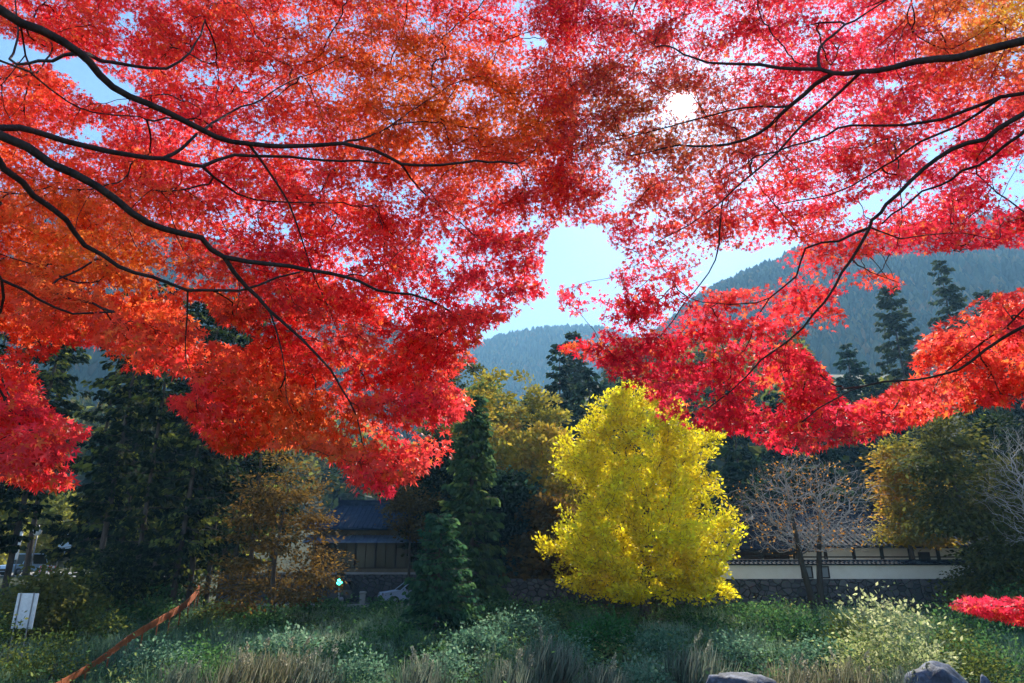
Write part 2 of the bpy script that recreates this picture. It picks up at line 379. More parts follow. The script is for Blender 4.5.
# ------------------------------------------------------------------ skeletons that grow towards points
class Skel:
    def __init__(s, cap=60000):
        s.p = np.zeros((cap, 3)); s.par = np.full(cap, -1); s.pl = np.zeros(cap); s.d = np.zeros((cap, 3)); s.n = 0; s.chains = []; s.fix = {}
    def chain(s, pts, start=-1, radii=None):
        ids = [] if start < 0 else [start]
        for q in pts:
            i = s.n; s.n += 1; s.p[i] = q
            pr = ids[-1] if ids else -1
            s.par[i] = pr
            if pr >= 0:
                dv = q-s.p[pr]; l = np.linalg.norm(dv); s.pl[i] = s.pl[pr]+l; s.d[i] = dv/(l+1e-9)
            else: s.d[i] = (0, 0, 1)
            ids.append(i)
        s.chains.append(ids)
        if radii is not None:
            rr = np.broadcast_to(radii, (len(pts),)); off = len(ids)-len(pts)
            for i, r in zip(ids[off:], rr): s.fix[i] = float(r)
            if off and radii is not None: pass
        return ids
    def nearest(s, q): return int(np.argmin(((s.p[:s.n]-q)**2).sum(1)))
    def attach(s, T, k=.25, steps=5, sag=0.0, bend=.35, jit=.02, ban=0):
        T = np.asarray(T); order = np.argsort([((s.p[:s.n]-t)**2).sum(1).min() for t in T]) if len(T) < 4000 else np.arange(len(T))
        ends = np.zeros((len(T), 3))
        for ti in order:
            t = T[ti]; dv = t-s.p[:s.n]; d = np.sqrt((dv**2).sum(1))
            al = (dv*s.d[:s.n]).sum(1)/(d+1e-6)
            c = d*(1.25-.35*al)+k*s.pl[:s.n]; c[:ban] += 50
            j = int(np.argmin(c)); p0 = s.p[j]; L = d[j]
            p1 = p0+(s.d[j]*.6+unit(t-p0)*.4)*L*bend; p2 = t-(unit(t-p0)*.7+np.array([0, 0, sag])*1.0)*L*.35
            u = np.linspace(0, 1, steps+1)[1:, None]
            pts = (1-u)**3*p0+3*u*(1-u)**2*p1+3*u*u*(1-u)*p2+u**3*t
            pts[:-1] += RNG.normal(0, jit*L, (steps-1, 3))
            ids = s.chain(pts, j); ends[ti] = s.d[ids[-1]]
        return ends
    def tubes(s, name, mat, parent, rtip=.004, pw=.42, sides=5, rmax=None, cols=None):
        w = np.zeros(s.n); haskid = np.zeros(s.n, bool); haskid[s.par[:s.n][s.par[:s.n] >= 0]] = True
        w[~haskid] = 1
        for i in range(s.n-1, 0, -1):
            if s.par[i] >= 0: w[s.par[i]] += w[i]
        r = rtip*np.maximum(w, 1)**pw
        if rmax: r = np.minimum(r, rmax)
        for i, q in s.fix.items(): r[i] = q
        s.r = r
        Vs = []; Fs = []; Rs = []; b = 0
        for ids in s.chains:
            if len(ids) < 2: continue
            rr = r[ids].copy()
            if len(ids) > 2: rr[0] = min(rr[0], rr[1]*1.3)
            n = sides if rr.max() > rtip*3 else 3
            if rr.max() > .06: n = 9
            V = ring_verts(s.p[ids], rr, n); m = len(ids)
            i0 = (np.arange(m-1)[:, None]*n+np.arange(n)[None]); i1 = (np.arange(m-1)[:, None]*n+(np.arange(n)[None]+1) % n)
            Fs.append(np.stack([i0, i1, i1+n, i0+n], -1).reshape(-1, 4)+b); Vs.append(V); b += len(V); Rs.append(np.repeat(rr, n))
        return quads_mesh(name, np.concatenate(Vs), np.concatenate(Fs), mat, parent, None if cols is None else np.array(cols[0])+(np.array(cols[1])-np.array(cols[0]))*sstep(.1, .02, np.concatenate(Rs))[:, None], True)

def smooth_path(P, step):
    """Catmull-Rom through P, resampled"""
    P = np.asarray(P, float); Q = np.vstack([2*P[0]-P[1], P, 2*P[-1]-P[-2]]); out = []
    for i in range(1, len(Q)-2):
        n = max(2, int(np.linalg.norm(Q[i+1]-Q[i])/step)); t = np.linspace(0, 1, n, endpoint=False)[:, None]
        out.append(.5*((2*Q[i])+(-Q[i-1]+Q[i+1])*t+(2*Q[i-1]-5*Q[i]+4*Q[i+1]-Q[i+2])*t*t+(-Q[i-1]+3*Q[i]-3*Q[i+1]+Q[i+2])*t**3))
    return np.vstack(out+[P[-1:]])

def palette(cols, t, jit=.2):
    cc = np.array(cols); x = np.clip(t, 0, .9999)*(len(cols)-1); i = x.astype(int)
    c = cc[i]+(cc[i+1]-cc[i])*(x-i)[:, None]
    return np.clip(c*(1+RNG.normal(0, jit, (len(t), 1)))+RNG.normal(0, .012, c.shape)*c, .003, .95)

# ------------------------------------------------------------------ broadleaf trees
def broadleaf(name, label, cat, base, H, profile, ntarget, nleaf, rc, lsize, cols, trunk_r, crown0=.2, bark=None, mat=None, tmpl=T_CLUMP,
              lean=(0, 0), shell=.45, group=None, sq=(1, 1), upb=.5, droop=.2, trunks=1, rtip=.012, colscale=.25, k=.3, leaf_keep=1.0, tdir=None, bumpy=.16, along=1.0, flat=.6, spread=7, bcols=None, bend=.35):
    """profile: list of (relative height, radius m)"""
    base = np.array(base, float)
    root = thing(name, label, cat, base, 0, group)
    ph, pr = zip(*profile)
    S = Skel()
    top = np.array([lean[0], lean[1], H*(.72)])
    for q in range(trunks):
        a = RNG.uniform(0, 6.28) if trunks == 1 else math.pi*q+.35; off = np.array([math.cos(a), math.sin(a), 0])*(0 if trunks == 1 else trunk_r*1.6)
        sp = off*(0 if trunks == 1 else spread)
        pts = smooth_path([off*.6+[0, 0, -.3], off+[0, 0, H*.1], off+sp*.4+top*.45+RNG.normal(0, H*.012, 3), sp+top+RNG.normal(0, H*.02, 3)], H*.035)
        n = len(pts); tr = trunk_r*(1-np.linspace(0, 1, n))**.7*.85+trunk_r*.13; tr[0] *= 1.35; tr[1] *= 1.12
        S.chain(pts, -1, tr)
    T = []
    while len(T) < ntarget:
        h = RNG.uniform(crown0, 1); rmax = np.interp(h, ph, pr)
        if RNG.uniform() > (rmax/max(pr))**1.3+.04: continue
        a = RNG.uniform(0, 6.283); rr = rmax*RNG.uniform(shell, 1)**.8
        q = np.array([math.cos(a)*rr*sq[0]+lean[0]*h, math.sin(a)*rr*sq[1]+lean[1]*h, h*H])
        bump = 1+bumpy*wave(np.array([[math.cos(a)*2, math.sin(a)*2, h*5]])*1.0, 1.5, 2)[0]; bump = min(max(bump, .62), 1.1)
        q[:2] = lean[0]*h+(q[0]-lean[0]*h)*bump, lean[1]*h+(q[1]-lean[1]*h)*bump
        T.append(q)
    T = np.array(T); ends = S.attach(T, k, 5, sag=droop*.3, bend=bend, jit=.02 if bend > .3 else .03)
    S.tubes('trunk', bark or M_BARK, root, rtip, .45, 6, cols=bcols)
    if nleaf:
        n = int(ntarget*nleaf*leaf_keep); ti = RNG.integers(0, ntarget, n)
        off = RNG.normal(0, 1, (n, 3))*[1, 1, flat]*rc*.55
        back = RNG.uniform(0, 1, (n, 1))*.9
        pos = T[ti]+off/along**.5-ends[ti]*back*rc*along
        nr = unit(np.array([0, 0, upb])+rand_unit(n)*.9)
        ax = unit(ends[ti]*.5+unit(off)*.6+rand_unit(n)*.5+np.array([0, 0, -droop])) if tdir is None else unit(np.array(tdir)*.8+rand_unit(n)*.7+unit(off)*.4)
        t = .5+.32*wave(T[ti]+base, colscale, 4)+RNG.normal(0, .13, n)
        leaves('foliage', pos, ax, nr, lsize*RNG.uniform(.6, 1.35, n), palette(cols, t), tmpl, mat or M_FOL, root)
    return root

# ------------------------------------------------------------------ conifers
def conifer(name, label, cat, base, H, R0, cols, crown0=.1, trunk_r=.3, nwhorl=26, nb=7, dens=46, lsize=.55, group=None, slope=-.25, ragged=.3, top_pow=.85, mat=None):
    root = thing(name, label, cat, base, 0, group)
    S = Skel(); pts = smooth_path([(0, 0, -.4), (.02*H*RNG.normal()*.2, 0, H*.4), (0, .02*H*RNG.normal()*.2, H*.97)], H*.04)
    n = len(pts); S.chain(pts, -1, trunk_r*(1-np.linspace(0, 1, n))**.8+.03)
    pos = []; ax = []; ct = []
    for w in range(nwhorl):
        h = crown0+(1-crown0)*(w+RNG.uniform(0, .8))/nwhorl
        for b in range(nb):
            a = RNG.uniform(0, 6.283); rel = (1-(h-crown0)/(1-crown0))
            L = R0*(rel**top_pow)*RNG.uniform(1-ragged*1.4, 1.1)*(.45+.55*min(1, (h-crown0)/.12+.4))+.25
            hz = min(H*.985, h*H); p0 = np.array([0, 0, hz]); d = np.array([math.cos(a), math.sin(a), slope*RNG.uniform(.2, 1.6)+.5*(1-rel)**3])
            ids = [S.nearest(p0)]
            u = np.linspace(0, 1, 5)[1:, None]
            q = p0+d*L*u+np.array([0, 0, 1])*(.12*L*u**2.5)
            S.chain(q, ids[0], .05*L/4*(1-u[:, 0]*.8)+.008)
            m = max(6, int(dens*L/R0)); uu = RNG.uniform(.12, 1.0, (m, 1))**.7
            wdt = .26*L*(1-.55*uu)+.12
            side = np.array([-d[1], d[0], 0])
            pp = p0+d*L*uu+np.array([0, 0, 1])*(.12*L*uu**2.5)+side*RNG.normal(0, .55, (m, 1))*wdt+np.array([0, 0, -1])*np.abs(RNG.normal(0, .35, (m, 1)))*wdt
            pos.append(pp); ax.append(d*.8+side*RNG.normal(0, .6, (m, 1))+np.array([0, 0, -.45])+RNG.normal(0, .25, (m, 3)))
            ct.append(np.full(m, RNG.normal(.5, .22)))
    pos = np.concatenate(pos); ax = np.concatenate(ax); ct = np.concatenate(ct); m = len(pos)
    S.tubes('trunk', M_BARK, root, .012, .3, 6)
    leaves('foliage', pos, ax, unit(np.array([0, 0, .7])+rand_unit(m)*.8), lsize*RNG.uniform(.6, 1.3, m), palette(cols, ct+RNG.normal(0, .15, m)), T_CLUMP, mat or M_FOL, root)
    return root

# ------------------------------------------------------------------ roads, terraces
def sheet(name, x0, x1, y0, y1, mat, lift, nx=40, ny=6, z=None):
    X, Y = np.meshgrid(np.linspace(x0, x1, nx), np.linspace(y0, y1, ny))
    return tag(grid_mesh(name, X, Y, (ground_z(X, Y) if z is None else np.full_like(X, z))+lift, mat), kind='structure')
sheet('road', -75, -4.2, 51.5, 56.8, M_ASPH, .03)
M_LINE = mat_noise('road_paint', (.45, .45, .43), (.7, .7, .68), 9, .8)
sheet('road_line', -75, -4.4, 52.0, 52.14, M_LINE, .036)
b = MB()
for i in range(30): b.box((-73.5+i*2.35, 51.4, 3.0), (2.33, .18, .22), bev=.02)
tag(b.build('kerb', M_PAVE), kind='structure')
sheet('path', -4.0, 40, 44.8, 46.4, M_PAVE, .03)
sheet('car_park', -95, -37, 67, 84, M_PAVE, .05, 30, 12)
b = MB(); b.box((19, 62, 3.4), (48, 27.6, 1.84)); tag(b.build('courtyard', M_PAVE), kind='structure')
b = MB(); b.box((-11, 64.5, 3.7), (24, 12, 2.4)); tag(b.build('terrace', M_PAVE), kind='structure')

# ------------------------------------------------------------------ right: temple wall and hall
def tile_roof(rows, ribs_along=.42, th=.16, mat=M_TILE, name='roof', parent=None, rib=.055):
    """rows: rings of 4 corners from eave to ridge (x0,x1,y0,y1,z), hipped; ribs of round tiles run up every face"""
    b = MB()
    ring = lambda r: [(r[0], r[2], r[4]), (r[1], r[2], r[4]), (r[1], r[3], r[4]), (r[0], r[3], r[4])]
    for k in range(len(rows)-1):
        A, B = ring(rows[k]), ring(rows[k+1])
        for i in range(4):
            j = (i+1) % 4; b.add([A[i], A[j], B[j], B[i]], [(0, 1, 2, 3)])
    A = ring(rows[0]); lo = [(p[0], p[1], p[2]-th) for p in A]
    b.add(A+lo, [(4, 5, 1, 0), (5, 6, 2, 1), (6, 7, 3, 2), (7, 4, 0, 3), (7, 6, 5, 4)])
    e, t = rows[0], rows[-1]
    def prof(side, u):           # path up a face at coordinate u
        pts = []
        for r in rows:
            if side == 0: lo_, hi_, q = r[0], r[1], (u, r[2], r[4])
            elif side == 1: lo_, hi_, q = r[2], r[3], (r[1], u, r[4])
            elif side == 2: lo_, hi_, q = r[0], r[1], (u, r[3], r[4])
            else: lo_, hi_, q = r[2], r[3], (r[0], u, r[4])
            if u < lo_-1e-6 or u > hi_+1e-6: break
            pts.append((q[0], q[1], q[2]+.01))
        return pts
    for side in (0, 1, 3):
        a0, a1 = (e[0], e[1]) if side in (0, 2) else (e[2], e[3])
        for u in np.arange(a0+.2, a1, ribs_along):
            p = prof(side, u)
            if len(p) > 1: b.tube(p, rib, 6)
    for i in range(4): b.tube([ring(r)[i] for r in rows], .13, 6)
    o = b.build(name, mat, parent)
    r = MB(); zc = t[4]+.12; r.box(((t[0]+t[1])/2, (t[2]+t[3])/2, zc), (t[1]-t[0]+.5, .34, .42), bev=.06)
    r.box(((t[0]+t[1])/2, (t[2]+t[3])/2, zc+.27), (t[1]-t[0]+.6, .24, .13), bev=.05)
    for sx in (t[0]-.2, t[1]+.2): r.box((sx, (t[2]+t[3])/2, zc+.35), (.22, .3, .5), bev=.06)
    r.build('ridge', mat, o)
    return o

w = thing('boundary_wall', 'long cream plaster wall with dark tiled coping on dark stone base', 'wall', (16, 48, 2.9))
b = MB(); b.box((0, 0, .88), (41.6, .9, 2.16)); b.build('stone_base', M_STONE, w)
b = MB(); b.box((6.2, 0, 2.39), (29, .42, .86)); b.build('plaster_band', M_PLASTER, w)
b = MB()
b.box((6.2, 0, 2.87), (29.2, .74, .1))
for sy in (-1, 1):
    b.add([(-8.5, sy*.52, 2.93), (20.9, sy*.52, 2.93), (20.9, 0, 3.07), (-8.5, 0, 3.07), (-8.5, sy*.52, 2.87), (20.9, sy*.52, 2.87)], [(0, 1, 2, 3) if sy < 0 else (3, 2, 1, 0), (4, 5, 1, 0)])
for u in np.arange(-8.4, 20.9, .3):
    b.tube([(u, -.55, 2.94), (u, 0, 3.09)], .04, 6)
b.tube([(-8.5, 0, 3.11), (20.9, 0, 3.11)], .08, 8)
b.build('coping', M_TILE, w)
for u in (3.55, 4.65):
    f = MB()
    for dx in (-.34, .34): f.box((u+dx, -.235, 2.38), (.09, .07, .78))
    for dz in (-.35, .35): f.box((u, -.238, 2.38+dz), (.59, .07, .08))
    fr = f.build('window', M_TIMBER, w)
    g = MB(); g.box((u, -.22, 2.38), (.59, .03, .62)); g.build('pane', mat_plain('grey_window_board', (.2, .22, .22), .6), fr)

h = thing('temple_hall', 'long dark tiled Japanese hall with cream panels behind the plaster wall', 'hall', (27, 57.5, 4.32))
tile_roof([(-11.4, 13, -5.6, 5.6, 2.75), (-10.2, 11.8, -4.4, 4.4, 3.25), (-8.6, 10.2, -2.6, 2.6, 4.2), (-7, 8.6, -.1, .1, 5.6)], parent=h)
b = MB()
for i, u in enumerate(np.arange(-9.9, 11.3, 2.1)):
    b.box((u+1.05, -4.02, 1.75), (1.86, .12, 1.9))
b.box((.7, 3.9, 1.35), (21.4, .14, 2.7)); b.box((-10, 0, 1.35), (.14, 7.6, 2.7)); b.box((11.4, 0, 1.35), (.14, 7.6, 2.7))
b.build('wall', M_PLASTER, h)
for u in np.arange(-9.9, 11.7, 2.1):
    p = MB(); p.box((u, -4.05, 1.4), (.24, .24, 2.8)); p.build('post', M_TIMBER, h)
b = MB(); b.box((.6, -4.06, .5), (21.2, .2, .5)); b.box((.6, -4.1, 2.72), (21.6, .26, .22)); b.box((.6, -4.08, 1.95), (21.2, .16, .09)); b.build('rail', M_TIMBER, h)
for u in (-7.8, 2.7, 6.9):
    p = MB(); p.box((u+1.05, -4.1, 1.55), (.86, .08, 1.5)); dr = p.build('door', M_TIMBER, h)
b = MB()
for u in np.arange(-11.2, 12.9, .5): b.box((u, -4.75, 2.62), (.07, 1.6, .09))
b.build('rafters', M_TIMBER, h)

h = thing('entrance_gate', 'small dark roofed gatehouse between the ginkgo and the bare cherry', 'gatehouse', (18.3, 52.2, 4.32))
tile_roof([(-2.9, 2.9, -2.1, 2.1, 2.45), (-2.4, 2.4, -1.5, 1.5, 2.75), (-1.9, 1.9, -.8, .8, 3.3), (-1.5, 1.5, -.08, .08, 4.1)], parent=h)
for sx in (-1.9, 1.9):
    for sy in (-1.2, 1.2):
        p = MB(); p.box((sx, sy, 1.2), (.26, .26, 2.45)); p.build('post', M_TIMBER, h)
for sy in (-1.22, 1.22):
    b = MB(); b.box((0, sy, 2.2), (4.2, .2, .3)); b.build('beam', M_TIMBER, h)
for sx in (-.9, .9):
    p = MB(); p.box((sx, 0, 1.05), (1.7, .1, 2.1)); p.build('door', M_TIMBER, h)

# ------------------------------------------------------------------ left: house above the road
h = thing('house', 'blue grey roofed house with wide windows above the road', 'house', (-12.6, 62, 4.92))
tile_roof([(-4.9, 5.2, -2.2, 6.2, 3.75), (-4.4, 4.7, -1.4, 5.4, 4.15), (-3.6, 3.9, .3, 3.7, 5.0), (-3, 3.3, 1.9, 2.1, 5.9)], mat=M_TILE_B, parent=h)
b = MB()
b.add([(-4.9, -2.6, 2.6), (5.3, -2.6, 2.6), (5.3, -1.0, 3.2), (-4.9, -1.0, 3.2), (-4.9, -2.6, 2.5), (5.3, -2.6, 2.5), (5.3, -1, 3.1), (-4.9, -1, 3.1)], [(0, 1, 2, 3), (7, 6, 5, 4), (4, 5, 1, 0), (5, 6, 2, 1), (7, 4, 0, 3)])
for u in np.arange(-4.7, 5.3, .4): b.tube([(u, -2.6, 2.63), (u, -1.0, 3.23)], .04, 6)
b.build('lower_roof', mat_noise('pale_blue_roof', (.09, .13, .2), (.16, .21, .29), 2, .6), h)
b = MB(); b.box((0, 5.4, 1.8), (9, .15, 3.6)); b.box((-4.4, 2.2, 1.8), (.15, 6.4, 3.6)); b.box((4.6, 2.2, 1.8), (.15, 6.4, 3.6))
b.box((.1, -1.0, 3.42), (9.1, .15, .6)); b.box((.1, -1.0, .2), (9.1, .15, .5)); b.build('wall', M_PLASTER2, h)
for i, u in enumerate(np.arange(-4.2, 4.4, 1.72)):
    f = MB()
    for dx in (-.82, .82): f.box((u+.86+dx, -1.0, 1.75), (.1, .16, 2.6))
    for z in (.5, 2.98): f.box((u+.86, -1.0, z), (1.54, .14, .1))
    f.box((u+.86, -1.0, 1.75), (.06, .1, 2.38))
    fr = f.build('window', M_TIMBER, h)
    g = MB(); g.box((u+.86, -.98, 1.75), (1.54, .03, 2.4)); g.build('pane', M_GLASS, fr)

w = thing('retaining_wall', 'dark stone retaining wall between the road and the house', 'wall', (-11, 58.2, 2.9))
b = MB(); b.box((0, 0, .95), (25, .7, 2.2)); b.build('stone_face', M_STONE, w)
b = MB(); b.box((0, -.02, 2.13), (25.2, .84, .16), bev=.03); b.build('capstone', M_PAVE, w)

def car(name, label, loc, rz, paint, L=4.3, Wd=1.75, Ht=1.62, group=None):
    r = thing(name, label, 'car', loc, rz, group)
    prof = [(-L/2, .35), (-L/2-.02, .62), (-L/2+.08, .88), (-L/2+1.0, 1.0), (-L/2+1.45, 1.06), (L/2-.12, 1.02), (L/2, .8), (L/2, .38)]
    b = MB(); n = len(prof)
    for y, ins in ((-Wd/2, .0), (-Wd/2+.07, .0)): pass
    V = []
    for y, sc in ((-Wd/2+.12, .9), (-Wd/2, 1), (Wd/2, 1), (Wd/2-.12, .9)):
        for x, z in prof: V.append((x*(.985 if sc < 1 else 1), y, .32+(z-.32)*(1.0 if sc == 1 else 1.02)))
    F = [(k*n+i, k*n+(i+1) % n, (k+1)*n+(i+1) % n, (k+1)*n+i) for k in range(3) for i in range(n)] + [tuple(range(n-1, -1, -1)), tuple(range(3*n, 4*n))]
    b.add(V, F); b.build('body', paint, r)
    cab = [(-L/2+1.25, 1.03), (-L/2+1.95, Ht-.05), (-L/2+2.4, Ht), (L/2-.55, Ht-.04), (L/2-.12, 1.02)]
    n = len(cab); V = []
    for y in (-Wd/2+.1, Wd/2-.1):
        for x, z in cab: V.append((x, y*(1-.2*(z-1)/.6), z))
    b = MB(); b.add(V, [(i, (i+1) % n, n+(i+1) % n, n+i) for i in range(n)] + [tuple(range(n-1, -1, -1)), tuple(range(n, 2*n))]); cb = b.build('cabin', M_GLASS, r)
    b = MB(); b.box((( cab[2][0]+cab[3][0])/2, 0, Ht+.015), (cab[3][0]-cab[1][0]+.1, Wd*.82, .07), bev=.03)
    for sy in (-1, 1):
        yy = sy*(Wd/2-.1)
        for (x0, z0), (x1, z1) in ((cab[0], cab[1]), (cab[3], cab[4]), ((.25, 1.02), (.2, Ht))):
            b.tube([(x0, yy+sy*.01, z0), (x1, yy*(1-.2*(z1-1)/.6)+sy*.01, z1)], .045, 6)
    b.build('roof', paint, r)
    for sx in (-1, 1):
        for sy in (-1, 1):
            w = MB(); w.tube([(sx*L*.31, sy*(Wd/2-.2), .33), (sx*L*.31, sy*(Wd/2+.02), .33)], .33, 18); wo_ = w.build('wheel', M_RUBBER, r)
            w = MB(); w.tube([(sx*L*.31, sy*(Wd/2), .33), (sx*L*.31, sy*(Wd/2+.035), .33)], .2, 14); w.build('rim', M_STEEL, wo_)
    for sy in (-1, 1):
        w = MB(); w.box((-L/2+.02, sy*.6, .78), (.12, .34, .17), bev=.03); w.build('headlight', M_CHROME, r)
        w = MB(); w.box((-L/2+1.5, sy*(Wd/2+.08), 1.1), (.1, .2, .15), bev=.03); w.build('wing_mirror', paint, r)
    w = MB(); w.box((-L/2-.01, 0, .5), (.08, 1.2, .22), bev=.02); w.build('grille', M_RUBBER, r)
    return r
c = at(409, 604, 53.2); car('parked_car', 'pale bluish white car half hidden behind the green conifer by the road', (c[0], 53.4, 2.94), R(24), M_PAINT_W)
c = at(330, 604, 54.5); car('parked_car', 'dark car with a pale roof glint parked on the road below the house', (c[0]-.3, 54.8, 2.94), R(-4), M_PAINT_D)

# green signal beside the road
c = at(340, 579, 51); s = thing('traffic_signal', 'traffic signal showing bright green beside the road', 'signal', (c[0], 51, 2.9))
b = MB(); b.tube([(0, 0, 0), (0, 0, c[2]-2.9-.5)], .06, 10); b.build('pole', M_STEEL, s)
b = MB(); b.box((0, .05, c[2]-2.9), (.5, .3, 1.0), bev=.05); b.build('housing', M_RUBBER, s)
b = MB()
b.tube([(0, -.1, c[2]-2.9-.2), (0, -.13, c[2]-2.9-.2)], .2, 16); b.build('lamp', M_GREENLAMP, s)
b = MB(); b.tube([(0, -.1, c[2]-2.9+.24), (0, -.13, c[2]-2.9+.24)], .18, 16); b.build('unlit_lamp', M_GLASS, s)

c = at(362, 606, 51); s = thing('stone_post', 'pale squat stone post at the road edge', 'post', (c[0], 51.0, 2.9))
b = MB(); b.box((0, 0, .45), (.36, .36, .9), bev=.06); b.build('shaft', M_PAVE, s)
b = MB(); b.box((0, 0, .98), (.44, .44, .16), bev=.05); b.build('cap', M_PAVE, s)

# white board on the bank
c = at(25, 611, 30); g0 = gz(c[0], 30)
s = thing('sign_board', 'blank white sign board on two posts on the left bank', 'sign', (c[0], 30, g0), R(-12))
b = MB(); b.box((0, .0, c[2]-g0), (1.02, .05, 1.36), bev=.012); b.build('panel', M_WHITE, s)
for sx in (-.32, .32):
    b = MB(); b.box((sx, -.05, (c[2]-g0+.8)/2-.15), (.03, .045, c[2]-g0+.9)); b.build('post', M_STEEL, s)

# rust orange barrier that climbs the bank
P_ = [at(28, 698, 24.5), at(60, 684, 27), at(100, 660, 30), at(130, 638, 33), at(160, 620, 36.5), at(182, 607, 40), at(194, 596, 43), at(199, 588, 45)]
path = smooth_path(P_, .35)
fz = thing('orange_barrier', 'rust orange board barrier climbing the left bank', 'barrier', (0, 0, 0))
b = MB(); hgt = np.linspace(.2, .42, len(path))
zz = path[:, 2]
for i in range(len(path)-1):
    a, q = path[i], path[i+1]; d = unit((q-a)*[1, 1, 0]); nn = np.array([-d[1], d[0], 0])*.025
    ha, hb = hgt[i]*.5*(1+.06*math.sin(i*1.7)), hgt[i+1]*.5*(1+.06*math.sin((i+1)*1.7))
    up = np.array([0, 0, 1.])
    vs = [a-nn-up*ha, q-nn-up*hb, q-nn+up*hb, a-nn+up*ha, a+nn-up*ha, q+nn-up*hb, q+nn+up*hb, a+nn+up*ha]
    b.add(vs, [(0, 1, 2, 3), (7, 6, 5, 4), (3, 2, 6, 7), (4, 5, 1, 0)])
b.build('board', M_RUST, fz)
for i in range(2, len(path), 5):
    q = path[i]; g = gz(q[0], q[1]); b = MB(); b.tube([(q[0], q[1]+.05, g-.3), (q[0], q[1]+.05, q[2]+hgt[i]*.5+.05)], .035, 8); b.build('post', M_RUST, fz)

# car park things at the far left
c = at(38, 531, 64); g0 = gz(c[0], 64); s = thing('traffic_mirror', 'round white traffic mirror on a thin pole by the car park', 'traffic mirror', (c[0], 64, g0))
b = MB(); b.tube([(0, 0, 0), (0, 0, c[2]-g0+.5)], .06, 10); b.build('pole', M_STEEL, s)
b = MB(); b.tube([(0, -.07, c[2]-g0), (0, -.13, c[2]-g0), (0, -.16, c[2]-g0)], [.42, .4, .3], 20); b.build('mirror', M_WHITE, s)
def panel_sign(px, py, Y, w_, h_, label, mat):
    c = at(px, py, Y); g0 = gz(c[0], Y); s = thing('notice_board', label, 'sign', (c[0], Y, g0), R(-8))
    b = MB(); b.box((0, 0, c[2]-g0), (w_, .07, h_), bev=.015); b.build('panel', mat, s)
    for sx in (-w_*.4, w_*.4):
        b = MB(); b.tube([(sx, .07, 0), (sx, .07, c[2]-g0+h_/2)], .05, 8); b.build('post', M_STEEL, s)
panel_sign(66, 544, 66, 1.5, 1.9, 'pale blue upright notice board right of the traffic mirror', M_BLUEVAN)
panel_sign(16, 545, 66, .9, 2.6, 'tall narrow pale board left of the traffic mirror', M_WHITE)
c = at(26, 553, 72); car('parked_van', 'pale blue van parked in the sunlit car park', (c[0], 72, gz(c[0], 72)+.05), R(80), M_BLUEVAN, 4.4, 1.8, 2.0)
for k, px in enumerate((40, 47, 54)):
    c = at(px, 563, 66.5+k*.2); g0 = gz(c[0], 67)+.05
    s = thing('barricade', ('red and white barricade nearest the traffic mirror', 'middle red and white barricade of three in the car park', 'red and white barricade nearest the notice board')[k], 'barricade', (c[0], 67, g0), 0, 'red and white barricades at the car park')
    b = MB()
    for z in (.45, .8): b.box((0, 0, z), (.62, .04, .2))
    b.build('board', M_WHITE, s)
    for z in (.45, .8):
        for x in (-.18, .14): b = MB(); b.box((x, -.024, z), (.12, .012, .19)); b.build('stripe', M_RED, s)
    for sx in (-.24, .24):
        b = MB(); b.box((sx, .045, .5), (.05, .05, 1.0)); b.box((sx, .045, .03), (.06, .5, .05)); b.build('leg', M_STEEL, s)
c = at(71, 592, 50); s = thing('marker_post', 'short white marker post in the shade left of the slim trunks', 'post', (c[0], 50, 2.9))
b = MB(); b.tube([(0, 0, 0), (0, 0, 1.0)], .09, 12); b.build('shaft', M_WHITE, s); b = MB(); b.tube([(0, 0, 1.0), (0, 0, 1.08), (0, 0, 1.14)], [.1, .1, .03], 12); b.build('cap', M_RED, s)

# boulders
def boulder(label, px, py_top, Y, sx, sy, sz, seed):
    c = at(px, py_top, Y); g = gz(c[0], Y); sz = max(sz, c[2]-g+.25)
    import bmesh
    bm = bmesh.new(); bmesh.ops.create_icosphere(bm, subdivisions=4, radius=1)
    V = np.array([v.co[:] for v in bm.verts]); 
    k = np.zeros(len(V))
    rg = np.random.default_rng(seed)
    for i in range(16):
        d = unit(rg.normal(size=3)); k = np.maximum(k, 0); dist = rg.uniform(.62, .93)
        ov = np.maximum(0, V@d-dist); V = V-ov[:, None]*d*.92
    V *= 1+.09*wave(V, 2.4, seed % 7)[:, None]+.045*wave(V, 6, seed % 5)[:, None]+.02*wave(V, 15, 2)[:, None]
    V = V*[sx, sy, sz]
    V[:, 2] -= V[:, 2].max()
    for v, q in zip(bm.verts, V): v.co = q
    me = bpy.data.meshes.new('boulder'); bm.to_mesh(me); bm.free(); me.polygons.foreach_set('use_smooth', [True]*len(me.polygons))
    o = link_mesh('boulder', me, M_ROCK); o.location = (c[0], Y, c[2]); tag(o, label, 'boulder')
boulder('large grey blue boulder among pale plants at lower right', 942, 661, 22.5, 1.35, 1.1, 1.2, 3)
boulder('flat grey boulder at the bottom edge below the ginkgo', 742, 674, 22, 1.25, 1.0, .9, 8)
boulder('small reddish grey stone near the lower right corner', 986, 674, 22.5, .4, .4, .5, 5)

